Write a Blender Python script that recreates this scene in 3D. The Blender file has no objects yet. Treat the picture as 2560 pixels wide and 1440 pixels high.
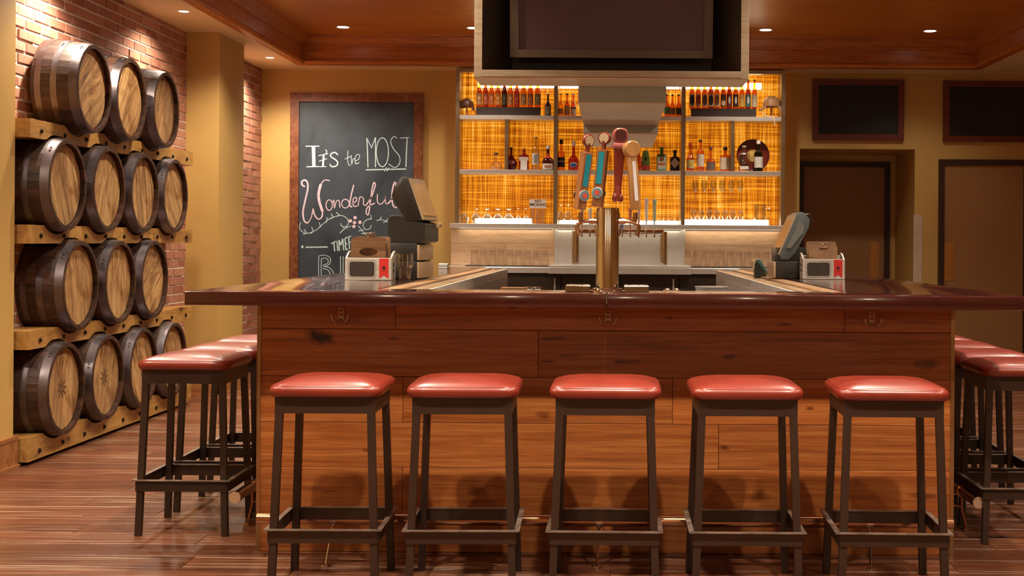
import bpy, bmesh, math, random
from mathutils import Vector, Matrix
PI = math.pi
random.seed(7)
SC = bpy.context.scene
COL = SC.collection

# ------------------------------------------------------------------ camera
F, CX, CY, CAMH, ROLL = 3250.0, 1530.0, 603.5, 1.274, 0.0067   # pixels in a 2560 x 1440 frame
cam_d = bpy.data.cameras.new('camera')
cam = bpy.data.objects.new('camera', cam_d); COL.objects.link(cam)
cam_d.sensor_width = 36.0
cam_d.lens = F * 36.0 / 2560.0
cam_d.shift_x = -(CX - 1280.0) / 2560.0
cam_d.shift_y = -(720.0 - CY) / 2560.0
cam.location = (0, 0, CAMH)
cam.rotation_euler = (PI / 2, -ROLL, 0)
cam_d.clip_start = 0.05; cam_d.clip_end = 60
SC.camera = cam
# ------------------------------------------------------------------ world, exposure
w = bpy.data.worlds.new('world'); SC.world = w; w.use_nodes = True
w.node_tree.nodes['Background'].inputs[0].default_value = (0.9, 0.75, 0.55, 1)
w.node_tree.nodes['Background'].inputs[1].default_value = 0.05
SC.view_settings.view_transform = 'Standard'
SC.view_settings.look = 'None'
SC.view_settings.exposure = 0.45
SC.view_settings.gamma = 1.0
SC.view_settings.use_curve_mapping = False
SC.cycles.transparent_max_bounces = 32
SC.cycles.max_bounces = 10
SC.cycles.diffuse_bounces = 5
LAMP = (1.0, 0.86, 0.68)         # the warm white of the ceiling downlights
P_TRAY, P_SOFFIT = 130.0, 130.0   # watts of a tray downlight and of a soffit downlight
P_FILL = 24.0                   # watts of an added fill globe behind the viewer


def at(px, py, D):
    """World point at depth D that the photograph shows at pixel (px, py)."""
    u, v = (px - CX) / F, (CY - py) / F
    return Vector((D * (u - ROLL * v), D, CAMH + D * (ROLL * u + v)))


# ------------------------------------------------------------------ mesh helpers
def box(bm, x0, x1, y0, y1, z0, z1):
    v = [bm.verts.new(p) for p in ((x0, y0, z0), (x1, y0, z0), (x1, y1, z0), (x0, y1, z0),
                                   (x0, y0, z1), (x1, y0, z1), (x1, y1, z1), (x0, y1, z1))]
    for f in ((3, 2, 1, 0), (4, 5, 6, 7), (0, 1, 5, 4), (1, 2, 6, 5), (2, 3, 7, 6), (3, 0, 4, 7)):
        bm.faces.new([v[i] for i in f])
    return v


def bevel(bm, wd, seg=1):
    bmesh.ops.bevel(bm, geom=list(bm.edges), offset=wd, segments=seg, affect='EDGES', profile=0.5, clamp_overlap=True)
    return bm


def bxb(x0, x1, y0, y1, z0, z1, b=0.0, seg=1):
    bm = bmesh.new(); box(bm, x0, x1, y0, y1, z0, z1)
    if b: bevel(bm, b, seg)
    return bm


def prism(bm, poly, axis, a, b):
    """poly: 2-D points; axis 0: (y,z), 1: (x,z), 2: (x,y)"""
    def P(p, t):
        return (t, p[0], p[1]) if axis == 0 else (p[0], t, p[1]) if axis == 1 else (p[0], p[1], t)
    A = [bm.verts.new(P(p, a)) for p in poly]; B = [bm.verts.new(P(p, b)) for p in poly]
    n = len(poly)
    bm.faces.new(A); bm.faces.new(B[::-1])
    for i in range(n):
        bm.faces.new((A[i], B[i], B[(i + 1) % n], A[(i + 1) % n]))
    bmesh.ops.recalc_face_normals(bm, faces=list(bm.faces))


def lathe(bm, prof, seg=24, n=2.0, depth=1.0, c=(0, 0, 0), cap0=True, cap1=True, a0=None, a1=None, M=None):
    """prof: (r, z). n>2 makes the section a rounded square, depth squeezes y. a0..a1: open sector."""
    full = a0 is None
    if full: angs = [2 * PI * i / seg for i in range(seg)]
    else: angs = [a0 + (a1 - a0) * i / seg for i in range(seg + 1)]
    rings = []
    for r, z in prof:
        ring = []
        for a in angs:
            ca, sa = math.cos(a), math.sin(a)
            k = (abs(ca) ** n + abs(sa) ** n) ** (-1.0 / n)
            p = Vector((c[0] + r * k * ca, c[1] + r * k * sa * depth, c[2] + z))
            ring.append(bm.verts.new(M @ p if M else p))
        rings.append(ring)
    m = len(angs)
    for i in range(len(rings) - 1):
        for j in range(m if full else m - 1):
            k = (j + 1) % m
            bm.faces.new((rings[i][j], rings[i][k], rings[i + 1][k], rings[i + 1][j]))
    if full and cap0: bm.faces.new(rings[0][::-1])
    if full and cap1: bm.faces.new(rings[-1])
    return rings


def cyl(bm, p0, p1, r, seg=16, r1=None):
    tube(bm, [p0, p1], r, seg, r1=r1)


def tube(bm, pts, r, seg=10, closed=False, r1=None):
    pts = [Vector(p) for p in pts]; n = len(pts); rings = []
    up = None
    for i, p in enumerate(pts):
        if closed: t = pts[(i + 1) % n] - pts[i - 1]
        else: t = pts[min(i + 1, n - 1)] - pts[max(i - 1, 0)]
        t.normalize()
        if up is None:
            up = Vector((0, 0, 1)) if abs(t.z) < 0.9 else Vector((1, 0, 0))
        s = t.cross(up).normalized(); up = s.cross(t).normalized()
        rr = r if r1 is None else r + (r1 - r) * i / max(n - 1, 1)
        rings.append([bm.verts.new(p + (s * math.cos(2 * PI * j / seg) + up * math.sin(2 * PI * j / seg)) * rr) for j in range(seg)])
    for i in range(n if closed else n - 1):
        A, B = rings[i], rings[(i + 1) % n]
        for j in range(seg):
            k = (j + 1) % seg
            bm.faces.new((A[j], B[j], B[k], A[k]))
    if not closed:
        bm.faces.new(rings[0]); bm.faces.new(rings[-1][::-1])
    bmesh.ops.recalc_face_normals(bm, faces=list(bm.faces))


def spline(P, k=5):
    P = [Vector(p) for p in P]; out = []
    if len(P) < 3: return P
    for i in range(len(P) - 1):
        a, b, c, d = P[max(i - 1, 0)], P[i], P[i + 1], P[min(i + 2, len(P) - 1)]
        for j in range(k):
            t = j / k
            out.append(0.5 * (2 * b + (c - a) * t + (2 * a - 5 * b + 4 * c - d) * t * t + (3 * b - a - 3 * c + d) * t ** 3))
    out.append(P[-1]); return out


def mesh(name, bm, mat, smooth=None):
    me = bpy.data.meshes.new(name); bm.to_mesh(me); bm.free()
    if mat is not None: me.materials.append(mat)
    if smooth:
        for p in me.polygons: p.use_smooth = True
        me.set_sharp_from_angle(angle=math.radians(smooth))
    return me


def link(name, data, parent=None, loc=None, rot=None):
    o = bpy.data.objects.new(name, data); COL.objects.link(o)
    if parent is not None: o.parent = parent
    if loc is not None: o.location = loc
    if rot is not None: o.rotation_euler = rot
    return o


def part(name, bm, mat, parent, smooth=None, world=False, loc=None, rot=None):
    """mesh object under parent; world=True: vertices are in world coordinates (unrotated parent)"""
    if world:
        q = parent
        off = Vector((0, 0, 0))
        while q is not None: off += q.location; q = q.parent
        bmesh.ops.translate(bm, verts=list(bm.verts), vec=-off)
    return link(name, mesh(name, bm, mat, smooth), parent, loc, rot)


def tag(o, label=None, cat=None, group=None, kind=None):
    if label: o['label'] = label
    if cat: o['category'] = cat
    if group: o['group'] = group
    if kind: o['kind'] = kind
    return o


def thing(name, label, cat, loc=(0, 0, 0), rz=0, group=None):
    return tag(link(name, None, None, loc, (0, 0, rz)), label, cat, group)


def single(name, bm, mat, label, cat, loc=(0, 0, 0), group=None, smooth=None, rz=0):
    return tag(link(name, mesh(name, bm, mat, smooth), None, loc, (0, 0, rz)), label, cat, group)


def struct(name, bm, mat, label=None, smooth=None):
    o = link(name, mesh(name, bm, mat, smooth)); o['kind'] = 'structure'
    if label: o['label'] = label
    return o


def copy_tree(o, parent=None):
    c = o.copy(); COL.objects.link(c); c.parent = parent
    for ch in list(o.children): copy_tree(ch, c)
    return c


# ------------------------------------------------------------------ materials
MATS = {}


class NT:
    def __init__(s, name):
        s.m = bpy.data.materials.new(name); s.m.use_nodes = True
        s.t = s.m.node_tree; s.p = s.t.nodes['Principled BSDF']; s.out = s.t.nodes['Material Output']

    def n(s, kind, **kw):
        nd = s.t.nodes.new(kind)
        for k, v in kw.items():
            if k.startswith('i_'): nd.inputs[k[2:].replace('_', ' ')].default_value = v
            else: setattr(nd, k, v)
        return nd

    def l(s, a, b): s.t.links.new(a, b)

    def ramp(s, fac, stops):
        r = s.n('ShaderNodeValToRGB'); e = r.color_ramp.elements
        while len(e) < len(stops): e.new(0.5)
        for i, (p, c) in enumerate(stops):
            e[i].position = p; e[i].color = (*c, 1)
        s.l(fac, r.inputs[0]); return r.outputs[0]

    def coords(s, scale=(1, 1, 1), rnd=True):
        tc = s.n('ShaderNodeTexCoord'); mp = s.n('ShaderNodeMapping')
        mp.inputs['Scale'].default_value = scale
        if rnd:
            oi = s.n('ShaderNodeObjectInfo'); mu = s.n('ShaderNodeVectorMath', operation='MULTIPLY_ADD')
            cb = s.n('ShaderNodeCombineXYZ')
            for i in range(3): s.l(oi.outputs['Random'], cb.inputs[i])
            mu.inputs[1].default_value = (37.0, 53.0, 71.0)
            s.l(cb.outputs[0], mu.inputs[0]); s.l(tc.outputs['Object'], mu.inputs[2]); s.l(mu.outputs[0], mp.inputs[0])
        else:
            s.l(tc.outputs['Object'], mp.inputs[0])
        return mp.outputs[0]

    def noise(s, vec, scale, detail=4, rough=0.55, dist=0.0):
        nz = s.n('ShaderNodeTexNoise'); nz.inputs['Scale'].default_value = scale
        nz.inputs['Detail'].default_value = detail; nz.inputs['Roughness'].default_value = rough
        nz.inputs['Distortion'].default_value = dist
        s.l(vec, nz.inputs['Vector']); return nz.outputs[0]

    def mix(s, fac, a, b, mode='MIX'):
        m = s.n('ShaderNodeMix', data_type='RGBA', blend_type=mode)
        for i, v in ((0, fac), (6, a), (7, b)):
            if hasattr(v, 'is_linked') or hasattr(v, 'links'): s.l(v, m.inputs[i])
            elif i == 0: m.inputs[0].default_value = v
            else: m.inputs[i].default_value = (*v, 1)
        return m.outputs[2]

    def bump(s, h, strength=0.2, dist=0.002):
        b = s.n('ShaderNodeBump'); b.inputs['Strength'].default_value = strength; b.inputs['Distance'].default_value = dist
        s.l(h, b.inputs['Height']); s.l(b.outputs[0], s.p.inputs['Normal'])


def plain(name, c, rough=0.5, metal=0.0, spec=0.5, var=0.12, scale=6.0, coat=0.0, bump=0.0):
    if name in MATS: return MATS[name]
    n = NT(name); p = n.p
    v = n.noise(n.coords(), scale, 4)
    lo = tuple(max(0, x * (1 - var)) for x in c); hi = tuple(min(1, x * (1 + var)) for x in c)
    n.l(n.ramp(v, [(0.3, lo), (0.7, hi)]), p.inputs['Base Color'])
    p.inputs['Roughness'].default_value = rough; p.inputs['Metallic'].default_value = metal
    p.inputs['Specular IOR Level'].default_value = spec
    p.inputs['Coat Weight'].default_value = coat; p.inputs['Coat Roughness'].default_value = 0.08
    if bump: n.bump(n.noise(n.coords(), scale * 12, 3), bump, 0.002)
    MATS[name] = n.m; return n.m


def wood(name, dark, mid, light, grain=(1.2, 14, 14), rough=0.4, var=0.25, coat=0.0, knots=False, bump=0.15, spec=0.5, streak=None, stain=None, spots=()):
    """grain: mapping scale; the axis with the small number runs along the grain"""
    if name in MATS: return MATS[name]
    n = NT(name); p = n.p
    co = n.coords(grain)
    a = n.noise(co, 1.6, 6, 0.6, 1.2)
    fine = n.noise(n.coords(tuple(g * 5 for g in grain)), 2.0, 3, 0.6)
    c = n.ramp(a, [(0.25, dark), (0.48, mid), (0.75, light)])
    f = n.ramp(fine, [(0.3, (0.72, 0.72, 0.72)), (0.7, (1.08, 1.08, 1.08))])
    c = n.mix(0.8, c, f, 'MULTIPLY')
    if knots:
        kc = n.coords(tuple((2.3 if g == min(grain) else 5.2) for g in grain))
        vo = n.n('ShaderNodeTexVoronoi'); vo.inputs['Scale'].default_value = 1.0; vo.inputs['Randomness'].default_value = 1.0
        dn = n.n('ShaderNodeVectorMath', operation='ADD')
        nz = n.n('ShaderNodeTexNoise'); nz.inputs['Scale'].default_value = 2.5; n.l(kc, nz.inputs['Vector'])
        sc = n.n('ShaderNodeVectorMath', operation='SCALE'); sc.inputs[3].default_value = 0.35
        n.l(nz.outputs[1], sc.inputs[0]); n.l(kc, dn.inputs[0]); n.l(sc.outputs[0], dn.inputs[1]); n.l(dn.outputs[0], vo.inputs['Vector'])
        k = n.ramp(vo.outputs['Distance'], [(0.03, (0.12, 0.07, 0.05)), (0.16, (0.75, 0.7, 0.66)), (0.3, (1, 1, 1))])
        c = n.mix(1.0, c, k, 'MULTIPLY')
    for (kx, kz, rx_, rz_, dk) in spots:
        tc = n.n('ShaderNodeTexCoord'); wn = n.n('ShaderNodeTexNoise'); wn.inputs['Scale'].default_value = 16; wn.inputs['Detail'].default_value = 4
        n.l(tc.outputs['Object'], wn.inputs['Vector'])
        sb = n.n('ShaderNodeVectorMath', operation='SUBTRACT'); sb.inputs[1].default_value = (kx, 0, kz); n.l(tc.outputs['Object'], sb.inputs[0])
        dv = n.n('ShaderNodeVectorMath', operation='MULTIPLY'); dv.inputs[1].default_value = (1 / rx_, 0, 1 / rz_); n.l(sb.outputs[0], dv.inputs[0])
        wo = n.n('ShaderNodeVectorMath', operation='MULTIPLY_ADD'); wo.inputs[1].default_value = (1.6, 0, 1.6); n.l(wn.outputs[1], wo.inputs[0]); n.l(dv.outputs[0], wo.inputs[2])
        w2 = n.n('ShaderNodeVectorMath', operation='SUBTRACT'); w2.inputs[1].default_value = (.8, 0, .8); n.l(wo.outputs[0], w2.inputs[0])
        ln = n.n('ShaderNodeVectorMath', operation='LENGTH'); n.l(w2.outputs[0], ln.inputs[0])
        c = n.mix(1.0, c, n.ramp(ln.outputs['Value'], [(0.25, (dk, dk * .8, dk * .7)), (0.6, (.62, .55, .5)), (1.0, (1, 1, 1))]), 'MULTIPLY')
    if stain:
        sn = n.noise(n.coords((4, 4, 3), False), 1.6, 4, .6, .9)
        c = n.mix(1.0, c, n.ramp(sn, [(0.36, stain), (0.5, (1, 1, 1))]), 'MULTIPLY')
    if streak:
        sv = n.noise(n.coords((0.5, 55, 1) if grain[0] < grain[1] else (55, 0.5, 1)), 1.5, 3, 0.7)
        patch = n.noise(n.coords((0.7, 1.5, 1)), 1.3, 2)
        sm = n.n('ShaderNodeMath', operation='MULTIPLY')
        n.l(n.ramp(sv, [(0.545, (0, 0, 0)), (0.61, (1, 1, 1))]), sm.inputs[0]); n.l(n.ramp(patch, [(0.40, (0, 0, 0)), (0.60, (0.9, 0.9, 0.9))]), sm.inputs[1])
        c = n.mix(sm.outputs[0], c, streak)
    oi = n.n('ShaderNodeObjectInfo'); hs = n.n('ShaderNodeHueSaturation')
    mr = n.n('ShaderNodeMapRange'); mr.inputs[3].default_value = 1 - var; mr.inputs[4].default_value = 1 + var
    n.l(oi.outputs['Random'], mr.inputs[0]); n.l(mr.outputs[0], hs.inputs['Value']); n.l(c, hs.inputs['Color'])
    n.l(hs.outputs[0], p.inputs['Base Color'])
    p.inputs['Roughness'].default_value = rough; p.inputs['Coat Weight'].default_value = coat
    p.inputs['Coat Roughness'].default_value = 0.06; p.inputs['Specular IOR Level'].default_value = spec
    if bump: n.bump(fine, bump, 0.0015)
    MATS[name] = n.m; return n.m


def metal(name, c, rough=0.25, aniso=None, mt=1.0):
    if name in MATS: return MATS[name]
    n = NT(name); p = n.p
    p.inputs['Metallic'].default_value = mt
    v = n.noise(n.coords(aniso or (3, 3, 3)), 4, 3)
    n.l(n.ramp(v, [(0.3, tuple(x * 0.88 for x in c)), (0.7, c)]), p.inputs['Base Color'])
    r = n.ramp(v, [(0.3, (rough * 0.8,) * 3), (0.7, (rough * 1.2,) * 3)])
    n.l(r, p.inputs['Roughness'])
    MATS[name] = n.m; return n.m


def thin_glass(name, c, gloss=0.12, rough=0.03):
    """a thin glass wall: tinted see-through with mirror-like rims"""
    if name in MATS: return MATS[name]
    n = NT(name); n.t.nodes.remove(n.p)
    tr = n.n('ShaderNodeBsdfTransparent'); gl = n.n('ShaderNodeBsdfGlossy'); mx = n.n('ShaderNodeMixShader')
    lw = n.n('ShaderNodeLayerWeight'); lw.inputs[0].default_value = 0.35
    v = n.noise(n.coords(), 9, 2)
    n.l(n.ramp(v, [(0.3, tuple(x * 0.93 for x in c)), (0.7, c)]), tr.inputs[0])
    gl.inputs[0].default_value = (0.95, 0.93, 0.9, 1); gl.inputs[1].default_value = rough
    mr = n.n('ShaderNodeMapRange'); mr.inputs[3].default_value = gloss * 0.4; mr.inputs[4].default_value = min(0.9, gloss * 5)
    n.l(lw.outputs['Facing'], mr.inputs[0]); n.l(mr.outputs[0], mx.inputs[0])
    n.l(tr.outputs[0], mx.inputs[1]); n.l(gl.outputs[0], mx.inputs[2]); n.l(mx.outputs[0], n.out.inputs[0])
    MATS[name] = n.m; return n.m


def emit(name, c, s):
    if name in MATS: return MATS[name]
    n = NT(name)
    n.p.inputs['Base Color'].default_value = (0.8, 0.8, 0.8, 1)
    n.p.inputs['Emission Color'].default_value = (*c, 1); n.p.inputs['Emission Strength'].default_value = s
    MATS[name] = n.m; return n.m


PAINT = plain('tan_wall_paint', (0.52, 0.325, 0.095), 0.55, var=0.06, scale=2.0, bump=0.05)
CEILPAINT = plain('cream_soffit_paint', (0.74, 0.58, 0.33), 0.6, var=0.04, scale=2.0)
MORTAR = plain('mortar', (0.70, 0.62, 0.53), 0.9, var=0.2, scale=30, bump=0.3)
FLOORM = wood('floor_plank', (0.050, 0.013, 0.006), (0.115, 0.034, 0.014), (0.20, 0.072, 0.031), (1.3, 22, 22), 0.30, 0.22, bump=0.45, streak=(0.40, 0.27, 0.185))  # streaks: pale plank grain, boosted to paint in glints off the grooves
PANEL_ARGS = ((0.16, 0.038, 0.007), (0.30, 0.087, 0.018), (0.41, 0.155, 0.042), (0.9, 26, 26), 0.36, 0.22)
PANELM = wood('oak_cladding', *PANEL_ARGS, knots=True)
BACKM = wood('pale_oak', (0.46, 0.27, 0.15), (0.58, 0.37, 0.22), (0.68, 0.46, 0.30), (1.0, 14, 14), 0.45, 0.08)
MAHOG = wood('mahogany_counter', (0.022, 0.004, 0.0035), (0.034, 0.006, 0.005), (0.050, 0.010, 0.007), (1.2, 40, 40), 0.16, 0.05, coat=0.6, bump=0.04)
COVEM = wood('stained_cove', (0.28, 0.064, 0.009), (0.46, 0.135, 0.02), (0.58, 0.21, 0.036), (1.0, 12, 12), 0.35, 0.05)
BASEM = wood('baseboard_oak', (0.20, 0.07, 0.02), (0.33, 0.13, 0.04), (0.45, 0.2, 0.07), (1.0, 12, 12), 0.4, 0.1)
LAMINATE = wood('taupe_laminate', (0.30, 0.22, 0.14), (0.38, 0.29, 0.19), (0.46, 0.36, 0.25), (0.8, 14, 14), 0.4, 0.02)
OAKVEN = wood('lightened_oak_veneer', (0.66, 0.46, 0.29), (0.76, 0.55, 0.36), (0.84, 0.64, 0.45), (0.8, 14, 14), 0.42, 0.02)  # veneer lightened to stand in for light reaching the undersides
GREYPANEL = plain('grey_panel', (0.33, 0.32, 0.275), 0.4, var=0.05)
STAVE = wood('dark_barrel_stave', (0.016, 0.006, 0.004), (0.045, 0.018, 0.010), (0.095, 0.043, 0.023), (1.5, 14, 14), 0.5, 0.35, bump=0.5)
HEADW = wood('barrel_head_oak', (0.10, 0.042, 0.014), (0.38, 0.205, 0.075), (0.56, 0.36, 0.155), (6, 9, 1.6), 0.6, 0.14, bump=0.3, stain=(0.60, 0.48, 0.36))
HOOP = metal('hoop_steel', (0.19, 0.16, 0.17), 0.40)
RAILW = wood('rack_timber', (0.20, 0.09, 0.02), (0.42, 0.21, 0.05), (0.56, 0.32, 0.09), (8, 1.0, 8), 0.5, 0.08, knots=True, bump=0.3)
BOLT = metal('dark_bolt', (0.05, 0.04, 0.035), 0.5)
LEATHER = plain('red_leather', (0.17, 0.020, 0.010), 0.31, var=0.12, scale=9, coat=0.15, bump=0.06)
STOOLM = plain('bronze_brown_steel', (0.024, 0.0105, 0.0055), 0.45, metal=0.1, var=0.2)
STEEL = metal('brushed_steel', (0.72, 0.70, 0.68), 0.36, (60, 60, 1), 0.72)
CHROME = metal('chrome', (0.72, 0.66, 0.60), 0.09)
BRONZE = metal('bronze_trim', (0.42, 0.30, 0.16), 0.32)
FRAMEM = metal('shelf_frame_bronze', (0.36, 0.29, 0.20), 0.34)
BRASS = metal('brass_plate', (0.62, 0.40, 0.16), 0.32)
BLACK = plain('black_plastic', (0.020, 0.018, 0.017), 0.35, var=0.2)
DARKSTEEL = plain('dark_underbar', (0.016, 0.010, 0.007), 0.5)
SLATE = None


def make_brick():
    n = NT('red_brick'); p = n.p
    oi = n.n('ShaderNodeObjectInfo'); ge = n.n('ShaderNodeNewGeometry'); ad = n.n('ShaderNodeMath', operation='ADD'); fr = n.n('ShaderNodeMath', operation='FRACT')
    n.l(oi.outputs['Random'], ad.inputs[0]); n.l(ge.outputs['Random Per Island'], ad.inputs[1]); n.l(ad.outputs[0], fr.inputs[0])
    c = n.ramp(fr.outputs[0], [(0.0, (0.30, 0.105, 0.065)), (0.35, (0.44, 0.175, 0.105)), (0.7, (0.50, 0.24, 0.145)), (1.0, (0.37, 0.16, 0.115))])
    v = n.noise(n.coords(), 24, 5, 0.7)
    c = n.mix(0.7, c, n.ramp(v, [(0.3, (0.62, 0.6, 0.6)), (0.75, (1.2, 1.2, 1.2))]), 'MULTIPLY')
    n.l(c, p.inputs['Base Color']); p.inputs['Roughness'].default_value = 0.85
    n.bump(n.noise(n.coords(), 70, 5, 0.7), 0.5, 0.004)
    return n.m


def make_weave():
    n = NT('backlit_woven_panel'); p = n.p
    def thread(sc, s2): return n.noise(n.coords(sc, True), s2, 3, 0.75, 0.15)
    v = thread((60, 1, 0.9), 1.3); h = thread((0.9, 1, 66), 1.3); big = n.noise(n.coords((1.5, 1, 1.5)), 1.5, 2)
    m1 = n.n('ShaderNodeMath', operation='MAXIMUM'); n.l(v, m1.inputs[0]); n.l(h, m1.inputs[1])
    m2 = n.n('ShaderNodeMath', operation='MINIMUM'); n.l(v, m2.inputs[0]); n.l(h, m2.inputs[1])
    ad = n.n('ShaderNodeMath', operation='MULTIPLY_ADD'); n.l(m1.outputs[0], ad.inputs[0]); ad.inputs[1].default_value = 0.62
    b2 = n.n('ShaderNodeMath', operation='MULTIPLY'); n.l(m2.outputs[0], b2.inputs[0]); b2.inputs[1].default_value = 0.38
    n.l(b2.outputs[0], ad.inputs[2])
    ad2 = n.n('ShaderNodeMath', operation='MULTIPLY_ADD'); n.l(big, ad2.inputs[0]); ad2.inputs[1].default_value = 0.20; n.l(ad.outputs[0], ad2.inputs[2])
    c = n.ramp(ad2.outputs[0], [(0.50, (0.20, 0.035, 0.0)), (0.58, (0.52, 0.13, 0.002)), (0.655, (0.90, 0.30, 0.008)), (0.72, (1.0, 0.50, 0.05)), (0.78, (1.0, 0.85, 0.42))])
    n.l(n.mix(0.6, c, (0.10, 0.035, 0.004)), p.inputs['Base Color']); n.l(c, p.inputs['Emission Color'])
    p.inputs['Emission Strength'].default_value = 0.66; p.inputs['Roughness'].default_value = 0.35
    return n.m


def make_slate(name, c0, c1):
    n = NT(name); v = n.noise(n.coords((1.2, 1, 0.8)), 2.2, 6, 0.6, 0.8)
    n.l(n.ramp(v, [(0.32, c0), (0.72, c1)]), n.p.inputs['Base Color']); n.p.inputs['Roughness'].default_value = 0.55
    return n.m


def make_boarding():
    n = NT('ceiling_boarding'); p = n.p
    a = n.noise(n.coords((0.8, 14, 1)), 1.6, 5, 0.6, 0.8)
    c = n.ramp(a, [(0.25, (0.34, 0.092, 0.012)), (0.5, (0.54, 0.185, 0.026)), (0.78, (0.66, 0.28, 0.052))])
    tc = n.n('ShaderNodeTexCoord'); sp = n.n('ShaderNodeSeparateXYZ'); n.l(tc.outputs['Object'], sp.inputs[0])
    mu = n.n('ShaderNodeMath', operation='MULTIPLY'); mu.inputs[1].default_value = 12.5; n.l(sp.outputs[1], mu.inputs[0])
    fr = n.n('ShaderNodeMath', operation='FRACT'); n.l(mu.outputs[0], fr.inputs[0])
    g = n.ramp(fr.outputs[0], [(0.0, (0.35, 0.35, 0.35)), (0.10, (1, 1, 1))])
    n.l(n.mix(1.0, c, g, 'MULTIPLY'), p.inputs['Base Color']); p.inputs['Roughness'].default_value = 0.33
    n.bump(g, 0.3, 0.003)
    return n.m


BRICKM = make_brick(); WEAVE = make_weave(); BOARDING = make_boarding()
SLATE = make_slate('chalkboard_slate', (0.018, 0.027, 0.040), (0.052, 0.074, 0.100))
SLATE_DARK = make_slate('menu_slate', (0.004, 0.004, 0.004), (0.010, 0.009, 0.008))
COPPERFRAME = wood('rust_copper_frame', (0.09, 0.022, 0.008), (0.21, 0.060, 0.020), (0.34, 0.13, 0.05), (9, 9, 9), 0.45, 0.05, bump=0.3)
CHALK = plain('white_chalk', (0.52, 0.70, 0.74), 0.9, var=0.25, scale=60)
CHALKP = plain('pink_chalk', (0.74, 0.58, 0.68), 0.9, var=0.25, scale=60)
CHALKD = plain('faint_chalk', (0.022, 0.022, 0.020), 0.9, var=0.3, scale=60)
CLEAR = thin_glass('clear_glass', (0.96, 0.96, 0.95), 0.16)
LENS = emit('lamp_lens', (1.0, 0.93, 0.82), 9.0)
LED = emit('led_strip', (1.0, 0.88, 0.62), 7.0)

# ================================================================== THE SETTING
ZS, ZT = 2.94, 3.20           # soffit, wooden tray ceiling
XB = -3.45                    # brick plane
YB = 12.75                    # back wall
TX0, TX1, TY0, TY1 = -2.94, 3.43, 1.2, 12.27   # tray opening
XR = 5.2

# ---- floor with separate planks
fl = struct('floor', bxb(-4.0, XR + .2, -2.6, 14.0, -0.12, -0.006), wood('subfloor_plank', (0.10, 0.03, 0.014), (0.22, 0.075, 0.03), (0.33, 0.14, 0.06), (1.3, 16, 16), 0.35, 0.05), 'red-brown wood-look plank floor with pale streaks and painted groove glints')
PW = 0.195
rows = []
y = 4.25
while y < YB: rows.append(y); y += PW
planks = []
for i, y in enumerate(rows):
    x = -3.5 - random.uniform(0, 1.1)
    while x < 4.4:
        L = random.choice((1.22, 1.22, 1.22, 0.9))
        planks.append((max(x, -3.45), min(x + L, 4.4), y)); x += L
pm = {}
inst = []
far_bm = bmesh.new()
cnt = 0
for (a, b, y) in planks:
    if b - a < 0.06: continue
    inside = (a > -1.40 and b < 1.36 and 5.6 < y < 11.6)
    if y > 11.0 or inside or cnt >= 296:
        box(far_bm, a + .0012, b - .0012, y + .0012, y + PW - .0012, -0.02, 0.0); continue
    k = round(b - a, 3)
    if k not in pm:
        pm[k] = mesh('plank', bxb(-k / 2 + .0012, k / 2 - .0012, -PW / 2 + .0012, PW / 2 - .0012, -0.02, 0.0, 0.0015), FLOORM)
    link('plank', pm[k], fl, ((a + b) / 2, y + PW / 2, random.uniform(-0.0006, 0.0004))); cnt += 1
part('far_planks', far_bm, FLOORM, fl)['kind'] = 'stuff'

# ---- left side: pier, brick niche, pillar, brick again
struct('wall_left', bxb(-3.9, -3.31, -2.5, 7.20, 0, ZS + .3), PAINT, 'tan painted pier at the left edge')
struct('wall_pillar', bxb(-3.9, -3.18, 10.5, 11.2, 0, ZS + .3), PAINT, 'tan painted square pillar right of the barrel rack')
wb = struct('wall_brick', bxb(-3.9, XB - 0.003, 7.2, YB, 0, ZS + .3), MORTAR, 'red brick wall behind the barrel rack')
BL, BH, J = 0.203, 0.0555, 0.0135
ROWS = [(0.394, (7.60, 8.23, 8.86, 9.48)), (0.990, (7.80, 8.43, 9.06)), (1.583, (7.60, 8.23, 8.86, 9.48)), (2.177, (7.87, 8.48, 9.14))]


def hidden_brick(y, z):
    k = -F / y * 3.45, 1
    for zr, ys in ROWS:                      # seen past the barrels: compare directions from the camera
        for yc in ys:
            yy = y * 3.22 / 3.45             # where the sight line crosses the barrel mid plane
            zz = CAMH + (z - CAMH) * 3.22 / 3.45
            if (yy - yc) ** 2 + (zz - zr) ** 2 < 0.24 ** 2: return True
    return z > CAMH + 0.186 * y * 1.0 + 0.02


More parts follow.
